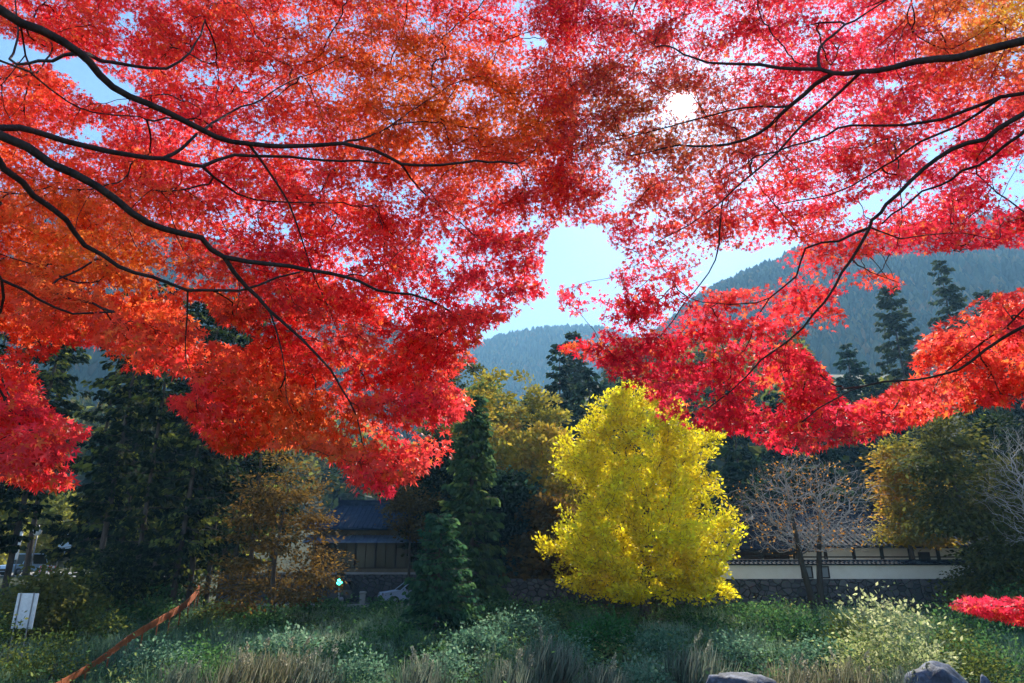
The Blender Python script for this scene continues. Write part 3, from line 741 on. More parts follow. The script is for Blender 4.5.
# ------------------------------------------------------------------ the trees across the river
def base_at(px, py, Y): c = at(px, py, Y); return (c[0], Y, gz(c[0], Y))
def top_h(px, py, Y): c = at(px, py, Y); return c[2]-gz(c[0], Y)
YEL = [(.54, .40, .008), (.72, .57, .012), (.86, .72, .02), (.9, .8, .06)]
GIN = broadleaf('ginkgo_tree', 'bright yellow ginkgo tree standing in front of the stone wall', 'tree', (at(645, 600, 43.5)[0], 43.5, gz(8, 43.5)), top_h(640, 379, 43.5),
    [(.0, 3.6), (.05, 5.6), (.13, 6.2), (.2, 5.3), (.33, 5.9), (.42, 5.3), (.52, 6.0), (.6, 5.2), (.7, 5.2), (.8, 4.2), (.88, 3.4), (.95, 1.7), (1, .4)], 820, 84, .6, .19, YEL, .36, .08, M_BARK, M_GINKGO, T_CLUMP, shell=.35, upb=.15, droop=-.1, colscale=.3, rtip=.011, bumpy=.55, along=2.4)
DK = [(.005, .011, .005), (.010, .021, .008), (.03, .046, .013), (.22, .23, .04)]  # dark leaves; the bright last tone paints sunlit specks into them
DKB = [(.006, .016, .010), (.012, .03, .017), (.022, .05, .024), (.07, .10, .03)]
OLV = [(.03, .045, .012), (.07, .08, .018), (.13, .12, .025), (.2, .17, .03)]
BRN = [(.04, .035, .01), (.1, .062, .014), (.16, .085, .016), (.2, .125, .022)]
YOR = [(.14, .15, .02), (.26, .22, .025), (.42, .28, .03), (.45, .2, .025)]
LIT = [(.10, .12, .02), (.2, .2, .03), (.32, .3, .05), (.42, .38, .08)]
# slim dark forest on the left
forest = [(-62, 46, 22, 'dark cedar at the far left edge beside the white sign board'), (2, 49, 23, 'slim dark cedar behind the white sign board'), (92, 47, 22, 'dark cedar right of the gap to the car park'),
          (112, 55, 26, 'tall dark cedar second from the car park gap'), (132, 46, 21, 'dark cedar with slim trunk at the middle of the left grove'), (150, 53, 25, 'tall cedar in the middle of the left grove, set back'),
          (172, 43.5, 20, 'slim pale trunked cedar left of the orange barrier top'), (189, 44.5, 20.5, 'slim pale trunked cedar behind the top end of the orange barrier'), (206, 47, 22, 'slim cedar right of the orange barrier top'),
          (232, 53, 24, 'dark cedar behind the brown maple, left side'), (268, 56, 24, 'dark cedar behind the brown maple, right side'), (-130, 50, 23, 'dark cedar outermost at left'),
          (75, 60, 27, 'tall cedar at the right end of the car park gap, set back'), (-25, 58, 26, 'tall cedar behind the far left edge cedar'), (122, 62, 28, 'deep set cedar showing between the second and middle cedars'), (165, 61, 27, 'deep set cedar behind the pale slim trunks'),
          (218, 60, 26, 'deep set cedar left of the brown maple top'), (248, 46, 19, 'slim cedar rising out of the brown maple'), (100, 66, 29, 'rearmost tall cedar above the car park gap'), (190, 68, 29, 'rearmost tall cedar above the orange barrier'), (20, 68, 29, 'rearmost tall cedar above the white sign board')]
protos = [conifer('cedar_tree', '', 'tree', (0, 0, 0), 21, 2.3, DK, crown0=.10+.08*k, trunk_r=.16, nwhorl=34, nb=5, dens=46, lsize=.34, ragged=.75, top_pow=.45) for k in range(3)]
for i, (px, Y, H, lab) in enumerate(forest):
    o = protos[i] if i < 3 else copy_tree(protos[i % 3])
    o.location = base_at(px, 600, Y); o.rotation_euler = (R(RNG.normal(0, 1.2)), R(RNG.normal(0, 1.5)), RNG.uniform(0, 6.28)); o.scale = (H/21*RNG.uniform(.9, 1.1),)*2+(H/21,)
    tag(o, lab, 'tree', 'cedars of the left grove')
# understorey and lit trees behind the grove
for px, Y, H, rr, pal, lab, tr in [(45, 92, 9, 5, LIT, 'sunlit yellow green tree beyond the car park', .2), (-40, 78, 12, 5, LIT, 'olive broadleaf tree at the far left behind the car park', .2),
        (130, 80, 10, 5, LIT, 'olive broadleaf tree seen between the grove trunks', .22), (205, 74, 12, 5, LIT, 'sunlit olive tree behind the grove near the house', .2),
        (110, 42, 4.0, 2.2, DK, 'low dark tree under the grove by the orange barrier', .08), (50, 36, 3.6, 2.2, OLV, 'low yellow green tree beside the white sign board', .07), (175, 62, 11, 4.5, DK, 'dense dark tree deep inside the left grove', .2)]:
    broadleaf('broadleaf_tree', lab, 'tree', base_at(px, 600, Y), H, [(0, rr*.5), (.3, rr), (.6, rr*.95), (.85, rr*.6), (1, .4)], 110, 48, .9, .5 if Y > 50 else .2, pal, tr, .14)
# brown maple before the house
broadleaf('brown_maple_tree', 'brown orange maple with layered branches left of the house', 'tree', base_at(272, 612, 41), 10.6, [(0, 2.0), (.1, 3.6), (.3, 3.7), (.55, 2.8), (.8, 2.1), (1, .4)], 120, 95, 1.0, .19, BRN, .17, .1, upb=1.3, droop=.1, flat=.16, bumpy=.35)
broadleaf('brown_maple_tree', 'small brown maple hanging over the house roof', 'tree', base_at(408, 600, 57.3), 9.5, [(0, .5), (.45, 1.2), (.7, 2.6), (.85, 2.1), (1, .4)], 50, 80, .9, .22, BRN, .14, .5, upb=1.2, flat=.18)
# centre
conifer('conifer_tree', 'tall green cypress left of centre above the white car', 'tree', base_at(470, 600, 46.5), top_h(474, 395, 46.5), 2.3, [(.02, .05, .02), (.04, .085, .03), (.07, .12, .035), (.13, .17, .045)], .03, .22, 34, 7, 60, .42, top_pow=.55, ragged=.4)
conifer('conifer_tree', 'short bushy green cypress in front of the white car', 'tree', base_at(437, 640, 38), top_h(436, 512, 38), 2.3, [(.015, .05, .028), (.03, .085, .04), (.05, .12, .045), (.08, .15, .045)], .0, .14, 26, 8, 66, .27, top_pow=.6, ragged=.4)
for px, py, Y, rr, pal, lab in [(507, 370, 68, 6.6, YOR, 'yellow orange tree between the cypress and the ginkgo'), (462, 362, 84, 5.5, OLV, 'green yellow tree behind the tall cypress'), (485, 380, 76, 5.2, [(.06, .1, .02), (.13, .17, .03), (.25, .24, .04), (.4, .32, .05)], 'yellow green tree just left of the yellow orange tree'), (450, 430, 62, 4.2, DK, 'dark tree between the house and the tall cypress'), (542, 425, 60, 4.6, YOR, 'lower orange tree close behind the ginkgo at left'),
        (500, 470, 52, 3.4, DKB, 'dark bushy tree under the yellow orange tree'), (545, 500, 50.5, 2.8, BRN, 'brown leaved small tree in the shade left of the ginkgo'), (425, 440, 72, 4.5, DK, 'dark broad tree above the house roof')]:
    H = top_h(px, py, Y); broadleaf('broadleaf_tree', lab, 'tree', base_at(px, 590, Y), H, [(0, rr*.5), (.25, rr*.9), (.5, rr), (.75, rr*.95), (.9, rr*.7), (1, rr*.22)], 230, 70, .8, .36, pal, .26, .12, flat=.4)
for px, py, Y, R0, lab in [(560, 343, 92, 5.2, 'dark pointed conifer left above the ginkgo'), (590, 368, 88, 5.5, 'broad dark conifer directly behind the ginkgo top'), (532, 398, 82, 4.0, 'lower dark conifer left of the ginkgo top'), (574, 330, 125, 4.5, 'slim conifer highest behind the ginkgo'),
        (630, 372, 96, 5.0, 'dark conifer hidden behind the red leaves above the ginkgo'), (690, 380, 92, 5.2, 'dark conifer behind the right side of the ginkgo'), (735, 408, 78, 4.6, 'dark conifer between the ginkgo and the bare cherry'),
        (775, 392, 84, 4.8, 'dark conifer rising behind the bare cherry'), (815, 412, 80, 4.6, 'dark conifer right of the bare cherry crown'), (850, 344, 112, 6.2, 'rounded green conifer below the hazy hill'), (826, 372, 104, 5.2, 'smaller green conifer left of the rounded conifer'),
        (878, 372, 100, 5.4, 'green conifer right of the rounded conifer'), (893, 284, 118, 5.6, 'tall single conifer before the hazy hill'), (945, 260, 126, 5.6, 'tallest ragged conifer at right before the hazy hill'), (990, 290, 128, 6.4, 'brownish conifer right of the ragged conifer'), (1015, 330, 100, 5.5, 'conifer behind the red spray at the right edge'), (925, 400, 92, 5, 'conifer behind the lower right red leaves'), (975, 390, 86, 5, 'dense conifer above the temple hall at right')]:
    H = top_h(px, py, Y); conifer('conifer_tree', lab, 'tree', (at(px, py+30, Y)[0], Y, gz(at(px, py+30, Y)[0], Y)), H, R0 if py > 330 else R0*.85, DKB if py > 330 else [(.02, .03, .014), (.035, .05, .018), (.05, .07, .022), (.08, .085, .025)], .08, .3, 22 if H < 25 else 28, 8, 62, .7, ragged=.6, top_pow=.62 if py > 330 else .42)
# bare cherry and the trees at right
CH = broadleaf('bare_cherry_tree', 'nearly bare cherry tree with pale twigs before the cream wall', 'tree', base_at(818, 612, 45.4), 10.0, [(0, .5), (.3, 3.0), (.5, 4.8), (.7, 5.0), (.88, 3.6), (1, 1)], 2600, 2, .5, .16, [(.3, .12, .02), (.5, .22, .03), (.55, .3, .05)], .24, .36, M_TWIG, None, T_LEAF, shell=.1, rtip=.0075, k=.2, leaf_keep=.2, trunks=2, spread=3.2, bend=.22, droop=0, bumpy=.3, bcols=((.05, .043, .033), (.36, .335, .31)))
for px, py, Y, H, rr, pal, lab, ls in [(912, 430, 50.9, 0, 2.6, YOR, 'orange yellow tree right of the bare cherry', .3), (968, 405, 44, 0, 3.4, OLV, 'tall olive green tree at right before the hall', .3), (1015, 415, 47, 0, 4.0, DK, 'dark green tree at the right edge', .34), (1002, 520, 41, 0, 2.4, OLV, 'olive shrubby tree under the right edge tree', .24), (1075, 400, 44, 0, 4.5, DK, 'dark tree just beyond the right edge', .34), (968, 560, 43, 0, 1.5, OLV, 'low olive tree hiding the right end of the wall', .22)]:
    H = top_h(px, py, Y); broadleaf('broadleaf_tree', lab, 'tree', base_at(px, 530, Y), H, [(0, rr*.7), (.2, rr*.95), (.5, rr), (.75, rr*.8), (.92, rr*.45), (1, .3)], 130, 80, 1.0, ls*.8, pal, .2, .34 if px in (912, 968) and H > 7 else .08, upb=1.1, bumpy=.4, flat=.22, shell=.3)
broadleaf('bare_tree', 'pale bare twigged tree at the right edge', 'tree', base_at(1036, 520, 39), top_h(1020, 425, 39), [(0, .4), (.4, 2), (.7, 3), (1, 1)], 1200, 0, .5, .16, OLV, .12, .4, M_TWIG, shell=.1, rtip=.007, k=.3, bend=.16, droop=-.25, bcols=((.09, .075, .06), (.38, .34, .31)))
# general woods on the near slope
H_N = None
def slope_wood():
    n = 900; x = RNG.uniform(-170, 190, n); y = RNG.uniform(92, 330, n)
    keep = ~((np.abs(x+2) < 34) & (y < 100)) & ~((x < -14) & (y < 135)); x, y = x[keep], y[keep]; n = len(x)
    z = ground_z(x, y)
    tv, tf = crown_blob(9, 7); k = len(tv); h = RNG.uniform(8, 15, n)
    # keep the gap towards the far hill open
    px, py = project(np.stack([x, y, z+h], -1)); ok = (py > 395) | (px < 470) | ((px > 610) & (py > 300)) | (px > 960); ok &= (py > 375) | (px < 800) | (px > 1100)
    x, y, z, h = x[ok], y[ok], z[ok], h[ok]; n = len(x)
    pos = []; ax = []; cl = []
    for i in range(n):
        m = 130; d = rand_unit(m); q = d*[1, 1, 1]*h[i]*np.array([.3, .3, .46])*RNG.uniform(.75, 1.05, (m, 1)); q[:, :2] *= (1-.55*(q[:, 2:3]/h[i]+.4)).clip(.2, 1.2)
        pos.append(q+[x[i], y[i], z[i]+h[i]*.52]); ax.append(d+rand_unit(m)*.6+np.array([0, 0, -.3])); cl.append(np.full(m, RNG.uniform(.1, .9)))
    pos = np.concatenate(pos); ax = np.concatenate(ax); cl = np.concatenate(cl); m = len(pos)
    o = leaves('woodland', pos, ax, rand_unit(m)+np.array([0, 0, .5]), RNG.uniform(1.3, 2.4, m), palette(DK[1:]+[(.09, .085, .02), (.14, .09, .02)], cl*.9+RNG.normal(0, .1, m)), T_CLUMP, M_FOL)
    tag(o, 'dense dark wood covering the slope behind the buildings', 'woodland', kind='stuff')
slope_wood()

# ------------------------------------------------------------------ bank plants
T_BLADE = (np.array([(0, .016, 0), (0, -.016, 0), (.4, .015, .03), (.4, -.015, .03), (.75, .010, -.02), (.75, -.010, -.02), (1, .002, -.2), (1, -.002, -.2)]),
           np.array([(0, 1, 3, 2), (2, 3, 5, 4), (4, 5, 7, 6)]))
def grass():
    n = 2600; y = RNG.uniform(20.5, 46, n); x = RNG.uniform(-1, 1, n)*(y*.86+6)
    pat = wave(np.stack([x, y, 0*x], -1), .22, 1)
    keep = (pat > -.4) & ~((x > -5) & (y > 44.4)); x, y, pat = x[keep], y[keep], pat[keep]; n = len(x)
    m = 76; X = np.repeat(x, m)+RNG.normal(0, .3, n*m); Y = np.repeat(y, m)+RNG.normal(0, .3, n*m)
    Z = ground_z(X, Y)-.03; N = n*m
    hgt = np.repeat(RNG.uniform(.35, .95, n)*(1.05-.25*sstep(34, 44, y)), m)*RNG.uniform(.6, 1.2, N)
    ax = np.stack([RNG.normal(0, .28, N), RNG.normal(0, .28, N), np.ones(N)], -1)
    az = RNG.uniform(0, 6.28, N); nr = np.stack([np.cos(az), np.sin(az), 0*az], -1)
    t = np.repeat(.42+.3*wave(np.stack([x, y, 0*x], -1), .3, 5)+RNG.normal(0, .15, n), m)
    col = palette([(.04, .09, .05), (.085, .17, .09), (.16, .26, .14), (.28, .33, .2), (.42, .41, .27)], t+RNG.normal(0, .08, N))
    o = leaves('grass', np.stack([X, Y, Z], -1), ax, nr, hgt, col, T_BLADE, M_GRASS); tag(o, 'long blue green grass covering the river bank', 'grass', kind='stuff')
grass()
def near_grass():
    N = 16000; X = RNG.uniform(-14, 14, N); Y = RNG.uniform(-6, 9.5, N); Z = ground_z(X, Y)-.02
    ax = np.stack([RNG.normal(0, .35, N), RNG.normal(0, .35, N), np.ones(N)], -1); az = RNG.uniform(0, 6.28, N)
    o = leaves('grass', np.stack([X, Y, Z], -1), ax, np.stack([np.cos(az), np.sin(az), 0*az], -1), RNG.uniform(.08, .22, N), palette([(.05, .09, .02), (.1, .13, .03), (.2, .16, .06)], RNG.uniform(0, 1, N)), T_BLADE, M_GRASS)
    tag(o, 'short grass under the maples on the near bank', 'grass', kind='stuff')
near_grass()
def litter():
    N = 150000; y = 21+25*RNG.uniform(0, 1, N); x = RNG.uniform(-1, 1, N)*(y*.86+6); z = ground_z(x, y)+RNG.gamma(1.8, .17, N)
    k = wave(np.stack([x, y, 0*x], -1), .5, 6) > -.25; x, y, z = x[k], y[k], z[k]; N = len(x)
    t = .4+.35*wave(np.stack([x, y, 0*x], -1), .35, 2)+RNG.normal(0, .15, N)
    o = leaves('ground_cover', np.stack([x, y, z], -1), rand_unit(N)*[1, 1, .6], rand_unit(N)*.7+np.array([0, 0, .8]), RNG.uniform(.1, .24, N), palette([(.03, .07, .028), (.065, .14, .045), (.13, .21, .065), (.26, .26, .08)], t), T_LEAF, M_FOL)
    tag(o, 'low leafy weeds between the grasses on the bank', 'weeds', kind='stuff')
litter()

def bush(label, px, py_top, Y, w_, cols, n=1500, lsize=.16, name='bush', h=None, upb=.6, nt=46, mat=None, tmpl=T_LEAF, stemk=.2):
    c = at(px, py_top, Y); g = gz(c[0], Y); H = h or max(.7, c[2]-g)
    r = thing(name, label, 'bush', (c[0], Y, g-.05)); S = Skel(8000)
    for k in range(5):
        a = k*1.256+RNG.uniform(0, .8); d = np.array([math.cos(a), math.sin(a), 0])
        S.chain(smooth_path([d*.05, d*w_*.1+[0, 0, H*.25], d*w_*.22+[0, 0, H*.5]], .15), -1, .018)
    T = []
    for q in range(nt):
        d = rand_unit(1)[0]; d[2] = abs(d[2]); rr = RNG.uniform(.55, 1)**.6
        T.append(np.array([d[0]*w_/2, d[1]*w_/2, H*.14+d[2]*H*.8])*[rr, rr, 1-.3*(1-rr)])
    T = np.array(T)*(1+RNG.normal(0, .09, (nt, 1))); e = S.attach(T, stemk, 4); S.tubes('stems', M_BARK, r, .004, .4, 5)
    ti = RNG.integers(0, nt, n); off = RNG.normal(0, 1, (n, 3))*.15*w_*np.array([1, 1, .6]); pos = T[ti]+off*.9-e[ti]*RNG.uniform(0, .4, (n, 1))*w_*.3; pos[:, 2] = np.maximum(pos[:, 2], .06)
    t = .5+.3*wave(T[ti]+[px, 0, 0], 1.2, 3)+RNG.normal(0, .16, n)
    leaves('foliage', pos, unit(off)*.6+e[ti]*.5+rand_unit(n)*.5+np.array([0, 0, -.1]), np.array([0, 0, upb])+rand_unit(n)*.8, lsize*RNG.uniform(.6, 1.4, n), palette(cols, t), tmpl, mat or M_FOL, r)
G1 = [(.02, .06, .022), (.04, .11, .034), (.08, .17, .045), (.15, .22, .06)]
G2 = [(.03, .06, .015), (.07, .1, .02), (.13, .15, .03), (.2, .2, .04)]
G3 = [(.035, .09, .05), (.075, .16, .09), (.14, .24, .14), (.26, .33, .2)]
PALE = [(.16, .2, .07), (.3, .33, .13), (.45, .45, .22), (.55, .52, .3)]
STRAW = [(.1, .11, .05), (.17, .16, .08), (.27, .24, .14), (.38, .35, .24)]
BUSHES = [('round dark green bush before the bare cherry trunk', 775, 603, 39, 3.4, G1), ('dark green bush at the foot of the stone wall below the ginkgo', 700, 617, 40, 3.2, G1), ('bright green fern like bush below the ginkgo left side', 602, 614, 34, 2.6, [(.02, .07, .02), (.035, .12, .03), (.06, .17, .04)]),
    ('dark bush below the dark gap left of the ginkgo', 520, 615, 38, 3.4, G3), ('green bush right of the short cypress', 478, 628, 33, 2.6, G3), ('blue green bush at the bottom edge below the short cypress', 455, 645, 27, 2.6, G3), ('dark green bush below the house', 350, 640, 31, 2.8, G1), ('green bush under the brown maple', 262, 606, 39, 3.0, G1),
    ('bush right of the orange barrier top', 222, 603, 41, 2.6, G2), ('broad bush in front of the brown maple', 300, 632, 33, 3.0, G3), ('yellow green bush beside the orange barrier middle', 95, 606, 36, 3.2, G2), ('dark bush left of the orange barrier top', 150, 598, 42, 3.2, G1), ('yellow green bush under the white sign board', 55, 628, 28.5, 2.4, G2), ('yellow green bush in the lower left corner', -5, 612, 29, 2.6, G2),
    ('low green bush right of the orange barrier foot', 165, 640, 30, 2.6, G3), ('dark green bush left of the large boulder', 850, 640, 30, 2.6, G1), ('dark green bush near the lower right corner', 1000, 628, 29, 3.2, G1), ('dark bush under the right edge trees', 965, 600, 37, 3.4, G1), ('olive bush right of the pale shrub', 955, 628, 31, 2.4, G2), ('grey green bush below the ginkgo right side', 655, 628, 33, 2.4, G3), ('grey green bush at the foot of the cream wall', 735, 632, 31, 2.4, G3), ('low green bush left of the short cypress', 395, 625, 36, 2.6, G1)]
BUSHES += [('dark green bush in the bottom row below the brown maple', 205, 640, 27, 2.4, G1), ('small leafy bush at the bottom edge right of the straw pampas', 365, 652, 25, 1.9, G3), ('dark rounded bush at the foot of the stone wall left of the ginkgo', 560, 606, 43, 3.0, G1),
    ('teal green bush below the left side of the ginkgo', 560, 630, 31, 2.6, G3), ('dark green bush between the ginkgo and the bare cherry', 745, 606, 43, 2.6, G1), ('bright green bush at the foot of the bare cherry', 800, 618, 36, 2.6, G1), ('grey green bush before the bare cherry', 815, 636, 30, 2.4, G3),
    ('low teal bush at the bottom edge under the ginkgo', 640, 655, 25.5, 2.0, G3), ('yellow green weedy bush left of the pale shrub', 850, 612, 33, 2.4, G2), ('leafy bush on the road edge below the house', 320, 612, 44, 3.0, G1), ('dark bush on the road edge left of the short cypress', 385, 612, 45, 2.6, G1), ('tall dark bush behind the short cypress', 500, 598, 45, 3.2, G1),
    ('dark green bush above the red low spray', 1010, 585, 38, 3.6, G1), ('yellow green bush at the lower right by the red spray', 975, 648, 26, 2.2, G2), ('dark leafy bush under the first grove cedars', 110, 585, 44, 4.0, G1), ('dark leafy bush deep in the grove shade', 180, 582, 47, 3.6, G1), ('olive bush at the far left under the grove', 20, 585, 42, 3.4, G2)]
for lab, px, py, Y, w_, pal in BUSHES: bush(lab, px, py, Y, w_, pal, 1700, .17 if Y > 32 else .13)
bush('tall pale sunlit shrub with whitish leaves before the right trees', 885, 591, 27, 3.4, PALE, 2600, .16, 'pale_shrub', nt=60)
bush('wide pale olive shrub spreading left of the large boulder', 870, 622, 26, 3.4, [(.12, .16, .04), (.22, .26, .07), (.34, .36, .12), (.45, .42, .18)], 2200, .12, 'pale_shrub', nt=60)
bush('pale sunlit shrub in front of the tall whitish one', 905, 628, 25, 2.4, PALE, 1300, .15, 'pale_shrub', nt=40)
M_STRAW = mat_noise('dry_stem', (.2, .17, .09), (.35, .3, .18), 8)
def plume(label, px, py_top, Y, w_, cols=STRAW):
    c = at(px, py_top, Y); g = gz(c[0], Y); H = max(.9, c[2]-g); n = 900
    r = thing('pampas_grass', label, 'pampas grass', (c[0], Y, g-.03))
    a = RNG.uniform(0, 6.28, n); d = np.stack([np.cos(a), np.sin(a), 0*a], -1); p = d*RNG.uniform(0, .3*w_, (n, 1))
    hb = H*RNG.uniform(.35, 1.0, n)**1.2
    leaves('blades', p, d*RNG.uniform(.05, .8, (n, 1))+RNG.normal(0, .15, (n, 3))+np.array([.12, 0, 1]), np.cross(d, [0, 0, 1.])*.3+d, hb, palette(cols, RNG.uniform(0, .9, n)), T_BLADE, M_GRASS, r)
    m = RNG.integers(5, 10); a = RNG.uniform(0, 6.28, m); d = np.stack([np.cos(a), np.sin(a), 0*a], -1)
    st = MB(); tips = d*RNG.uniform(.1, .55, (m, 1))*w_+np.array([.1, 0, 1])*H*RNG.uniform(.75, 1.15, (m, 1)); k = 40
    for q in range(m): st.tube([d[q]*.05, tips[q]*[.4, .4, .6], tips[q]], .006, 4, False)
    st.build('stems', M_STRAW, r)
    u = RNG.uniform(0, 1, (m*k, 1)); dd = np.repeat(unit(tips*[1.6, 1.6, 1]), k, 0)
    pp = np.repeat(tips, k, 0)-dd*.32*u+RNG.normal(0, .03, (m*k, 3))*(.4+u)
    leaves('plumes', pp, dd+rand_unit(m*k)*.7, rand_unit(m*k), RNG.uniform(.05, .11, m*k), palette(cols[1:]+[(.5, .46, .36)], RNG.uniform(.1, .9, m*k)), T_LEAF, M_GRASS, r)
for i, (px, py, Y, w_, lab) in enumerate([(245, 648, 25, 1.6, 'straw coloured pampas clump at the bottom left of centre'), (285, 646, 25.5, 1.8, 'wide straw pampas clump right of its straw neighbour'), (315, 652, 25, 1.4, 'small straw pampas clump below the house'), (545, 634, 27, 1.5, 'grey pampas clump below the gap left of the ginkgo'), (690, 640, 26, 1.4, 'pale pampas clump below the ginkgo'), (420, 655, 25, 1.5, 'grey green pampas clump below the short cypress'), (510, 655, 25, 1.5, 'grey pampas clump at the bottom centre'), (600, 660, 24.5, 1.4, 'pale pampas clump left of the flat boulder'), (790, 660, 24, 1.5, 'pale sunlit pampas clump right of the flat boulder'), (840, 655, 24, 1.5, 'sunlit pampas clump left of the large boulder'), (900, 665, 23, 1.4, 'sunlit pampas clump at the foot of the large boulder'), (180, 660, 25, 1.4, 'dull pampas clump right of the orange barrier foot')]):
    plume(lab, px, py, Y, w_, STRAW if i in (0, 1, 8, 9) else [(.06, .1, .06), (.12, .15, .1), (.2, .22, .15), (.3, .3, .2)])

# ------------------------------------------------------------------ the two great maples over the camera
GS = 2; GX0, GY0, GX1, GY1 = -420, -420, 1450, 720
_gx, _gy = np.meshgrid(np.arange(GX0, GX1, GS)+.5, np.arange(GY0, GY1, GS)+.5)
def poly(P):
    P = np.array(P, float); inside = np.zeros(_gx.shape, bool); j = len(P)-1
    for i in range(len(P)):
        (xi, yi), (xj, yj) = P[i], P[j]
        if yi != yj: inside ^= ((yi > _gy) != (yj > _gy)) & (_gx < (xj-xi)*(_gy-yi)/(yj-yi)+xi)
        j = i
    return inside.astype(float)
def blur(A, r):
    for ax in (0, 1):
        c = np.cumsum(np.pad(A, [(r+1, r)] if False else [(r+1, r) if a == ax else (0, 0) for a in (0, 1)], mode='edge'), axis=ax)
        A = (np.take(c, range(2*r+1, c.shape[ax]), ax)-np.take(c, range(0, c.shape[ax]-2*r-1), ax))/(2*r+1)
    return A
KEEP_L = poly([(-420, -420), (590, -420), (585, 60), (572, 150), (562, 215), (552, 245), (558, 285), (535, 306), (505, 320), (488, 333), (478, 345), (470, 362), (445, 378), (470, 398), (462, 418), (438, 428), (468, 440), (440, 462), (412, 478), (378, 503), (346, 496), (348, 470), (318, 452), (296, 446), (262, 446), (238, 452), (212, 448), (200, 432), (182, 412), (168, 404), (172, 396), (196, 394), (190, 375), (150, 370), (118, 366), (100, 345), (62, 342), (34, 368), (42, 398), (66, 420), (92, 428), (84, 446), (66, 456), (76, 486), (38, 488), (0, 476), (-420, 470)])
for h, f in (([(-60, 25), (0, 32), (60, 58), (78, 57), (135, 86), (130, 105), (98, 104), (62, 74), (48, 62), (0, 66), (-60, 60)], .0), ([(72, 126), (100, 122), (104, 142), (76, 141)], .15), ([(178, 300), (206, 298), (216, 318), (258, 334), (250, 348), (222, 346), (204, 330), (190, 316)], .05),
             ([(-20, 330), (10, 330), (12, 352), (-20, 356)], 0), ([(118, 10), (140, 12), (138, 30), (115, 28)], .35), ([(255, 125), (290, 130), (288, 145), (258, 142)], .35), ([(262, 60), (275, 60), (275, 72), (262, 72)], .2), ([(232, 80), (250, 78), (252, 92), (236, 92)], .3), ([(310, 185), (340, 185), (340, 200), (312, 200)], .3),
             ([(410, 20), (430, 10), (440, 30), (420, 36)], .4), ([(352, 176), (378, 178), (376, 190), (352, 188)], .3), ([(150, 232), (185, 236), (180, 246), (150, 242)], .4)):
    KEEP_L *= 1-poly(h)*(1-f)
KEEP_R = poly([(520, -420), (1450, -420), (1450, 425), (1024, 404), (985, 405), (945, 414), (900, 426), (872, 437), (838, 443), (794, 456), (765, 444), (735, 431), (684, 428), (652, 416), (664, 398), (634, 396), (619, 380), (596, 363), (556, 347), (560, 300), (556, 250), (530, 140)])
for h, f in (([(549, 226), (600, 225), (621, 262), (602, 278), (580, 283), (553, 284), (540, 275)], 0), ([(480, 330), (505, 320), (535, 304), (554, 300), (558, 318), (600, 317), (606, 332), (560, 341), (484, 352)], 0),
             ([(750, 385), (779, 390), (779, 408), (764, 405), (750, 398)], .1), ([(697, 394), (722, 394), (722, 409), (697, 409)], .4), ([(700, 268), (722, 247), (745, 250), (800, 237), (808, 243), (772, 262), (765, 286), (742, 289), (716, 289), (705, 285)], .06),
             ([(846, 262), (858, 256), (940, 250), (1000, 246), (1060, 250), (1060, 276), (1000, 292), (975, 300), (950, 318), (930, 332), (916, 345), (912, 365), (918, 378), (893, 386), (885, 395), (860, 402), (835, 395), (826, 372), (806, 350), (800, 340), (812, 330), (846, 332), (844, 312), (838, 296), (872, 284), (902, 291), (901, 278), (868, 268), (846, 276)], .0),
             ([(918, 150), (938, 147), (947, 156), (930, 164)], .1), ([(845, 205), (880, 190), (925, 177), (937, 195), (900, 192), (870, 216), (845, 221)], .12), ([(868, 78), (895, 79), (916, 82), (900, 91), (875, 88)], .2), ([(1000, 160), (1030, 150), (1030, 208), (985, 192)], .15), ([(738, 134), (752, 122), (766, 125), (750, 140)], .2),
             ([(520, 33), (546, 33), (548, 47), (524, 49)], .1), ([(522, 158), (542, 157), (546, 169), (530, 171)], .15), ([(603, 195), (632, 194), (634, 211), (612, 213)], .45), ([(672, 94), (692, 94), (697, 104), (690, 116), (674, 116), (667, 104)], .32), ([(662, 86), (702, 86), (704, 122), (660, 122)], .6), ([(615, 226), (715, 236), (720, 290), (640, 298), (604, 288)], .62)):
    k = poly(h); KEEP_R *= 1-k*(1-f)
    if f < .13 and h[0][0] < 700: KEEP_L *= 1-k*(1-f)
KEEP_R *= 1-.4*blur(poly([(490, 40), (565, 30), (575, 90), (500, 92)]), 8)
KEEP_L, KEEP_R = blur(KEEP_L, 1), blur(KEEP_R, 1)
def look(G, px, py):
    i = ((py-GY0)/GS).astype(int); j = ((px-GX0)/GS).astype(int)
    ok = (i >= 0) & (i < G.shape[0]) & (j >= 0) & (j < G.shape[1]); v = np.zeros(len(px)); v[ok] = G[i[ok], j[ok]]; return v

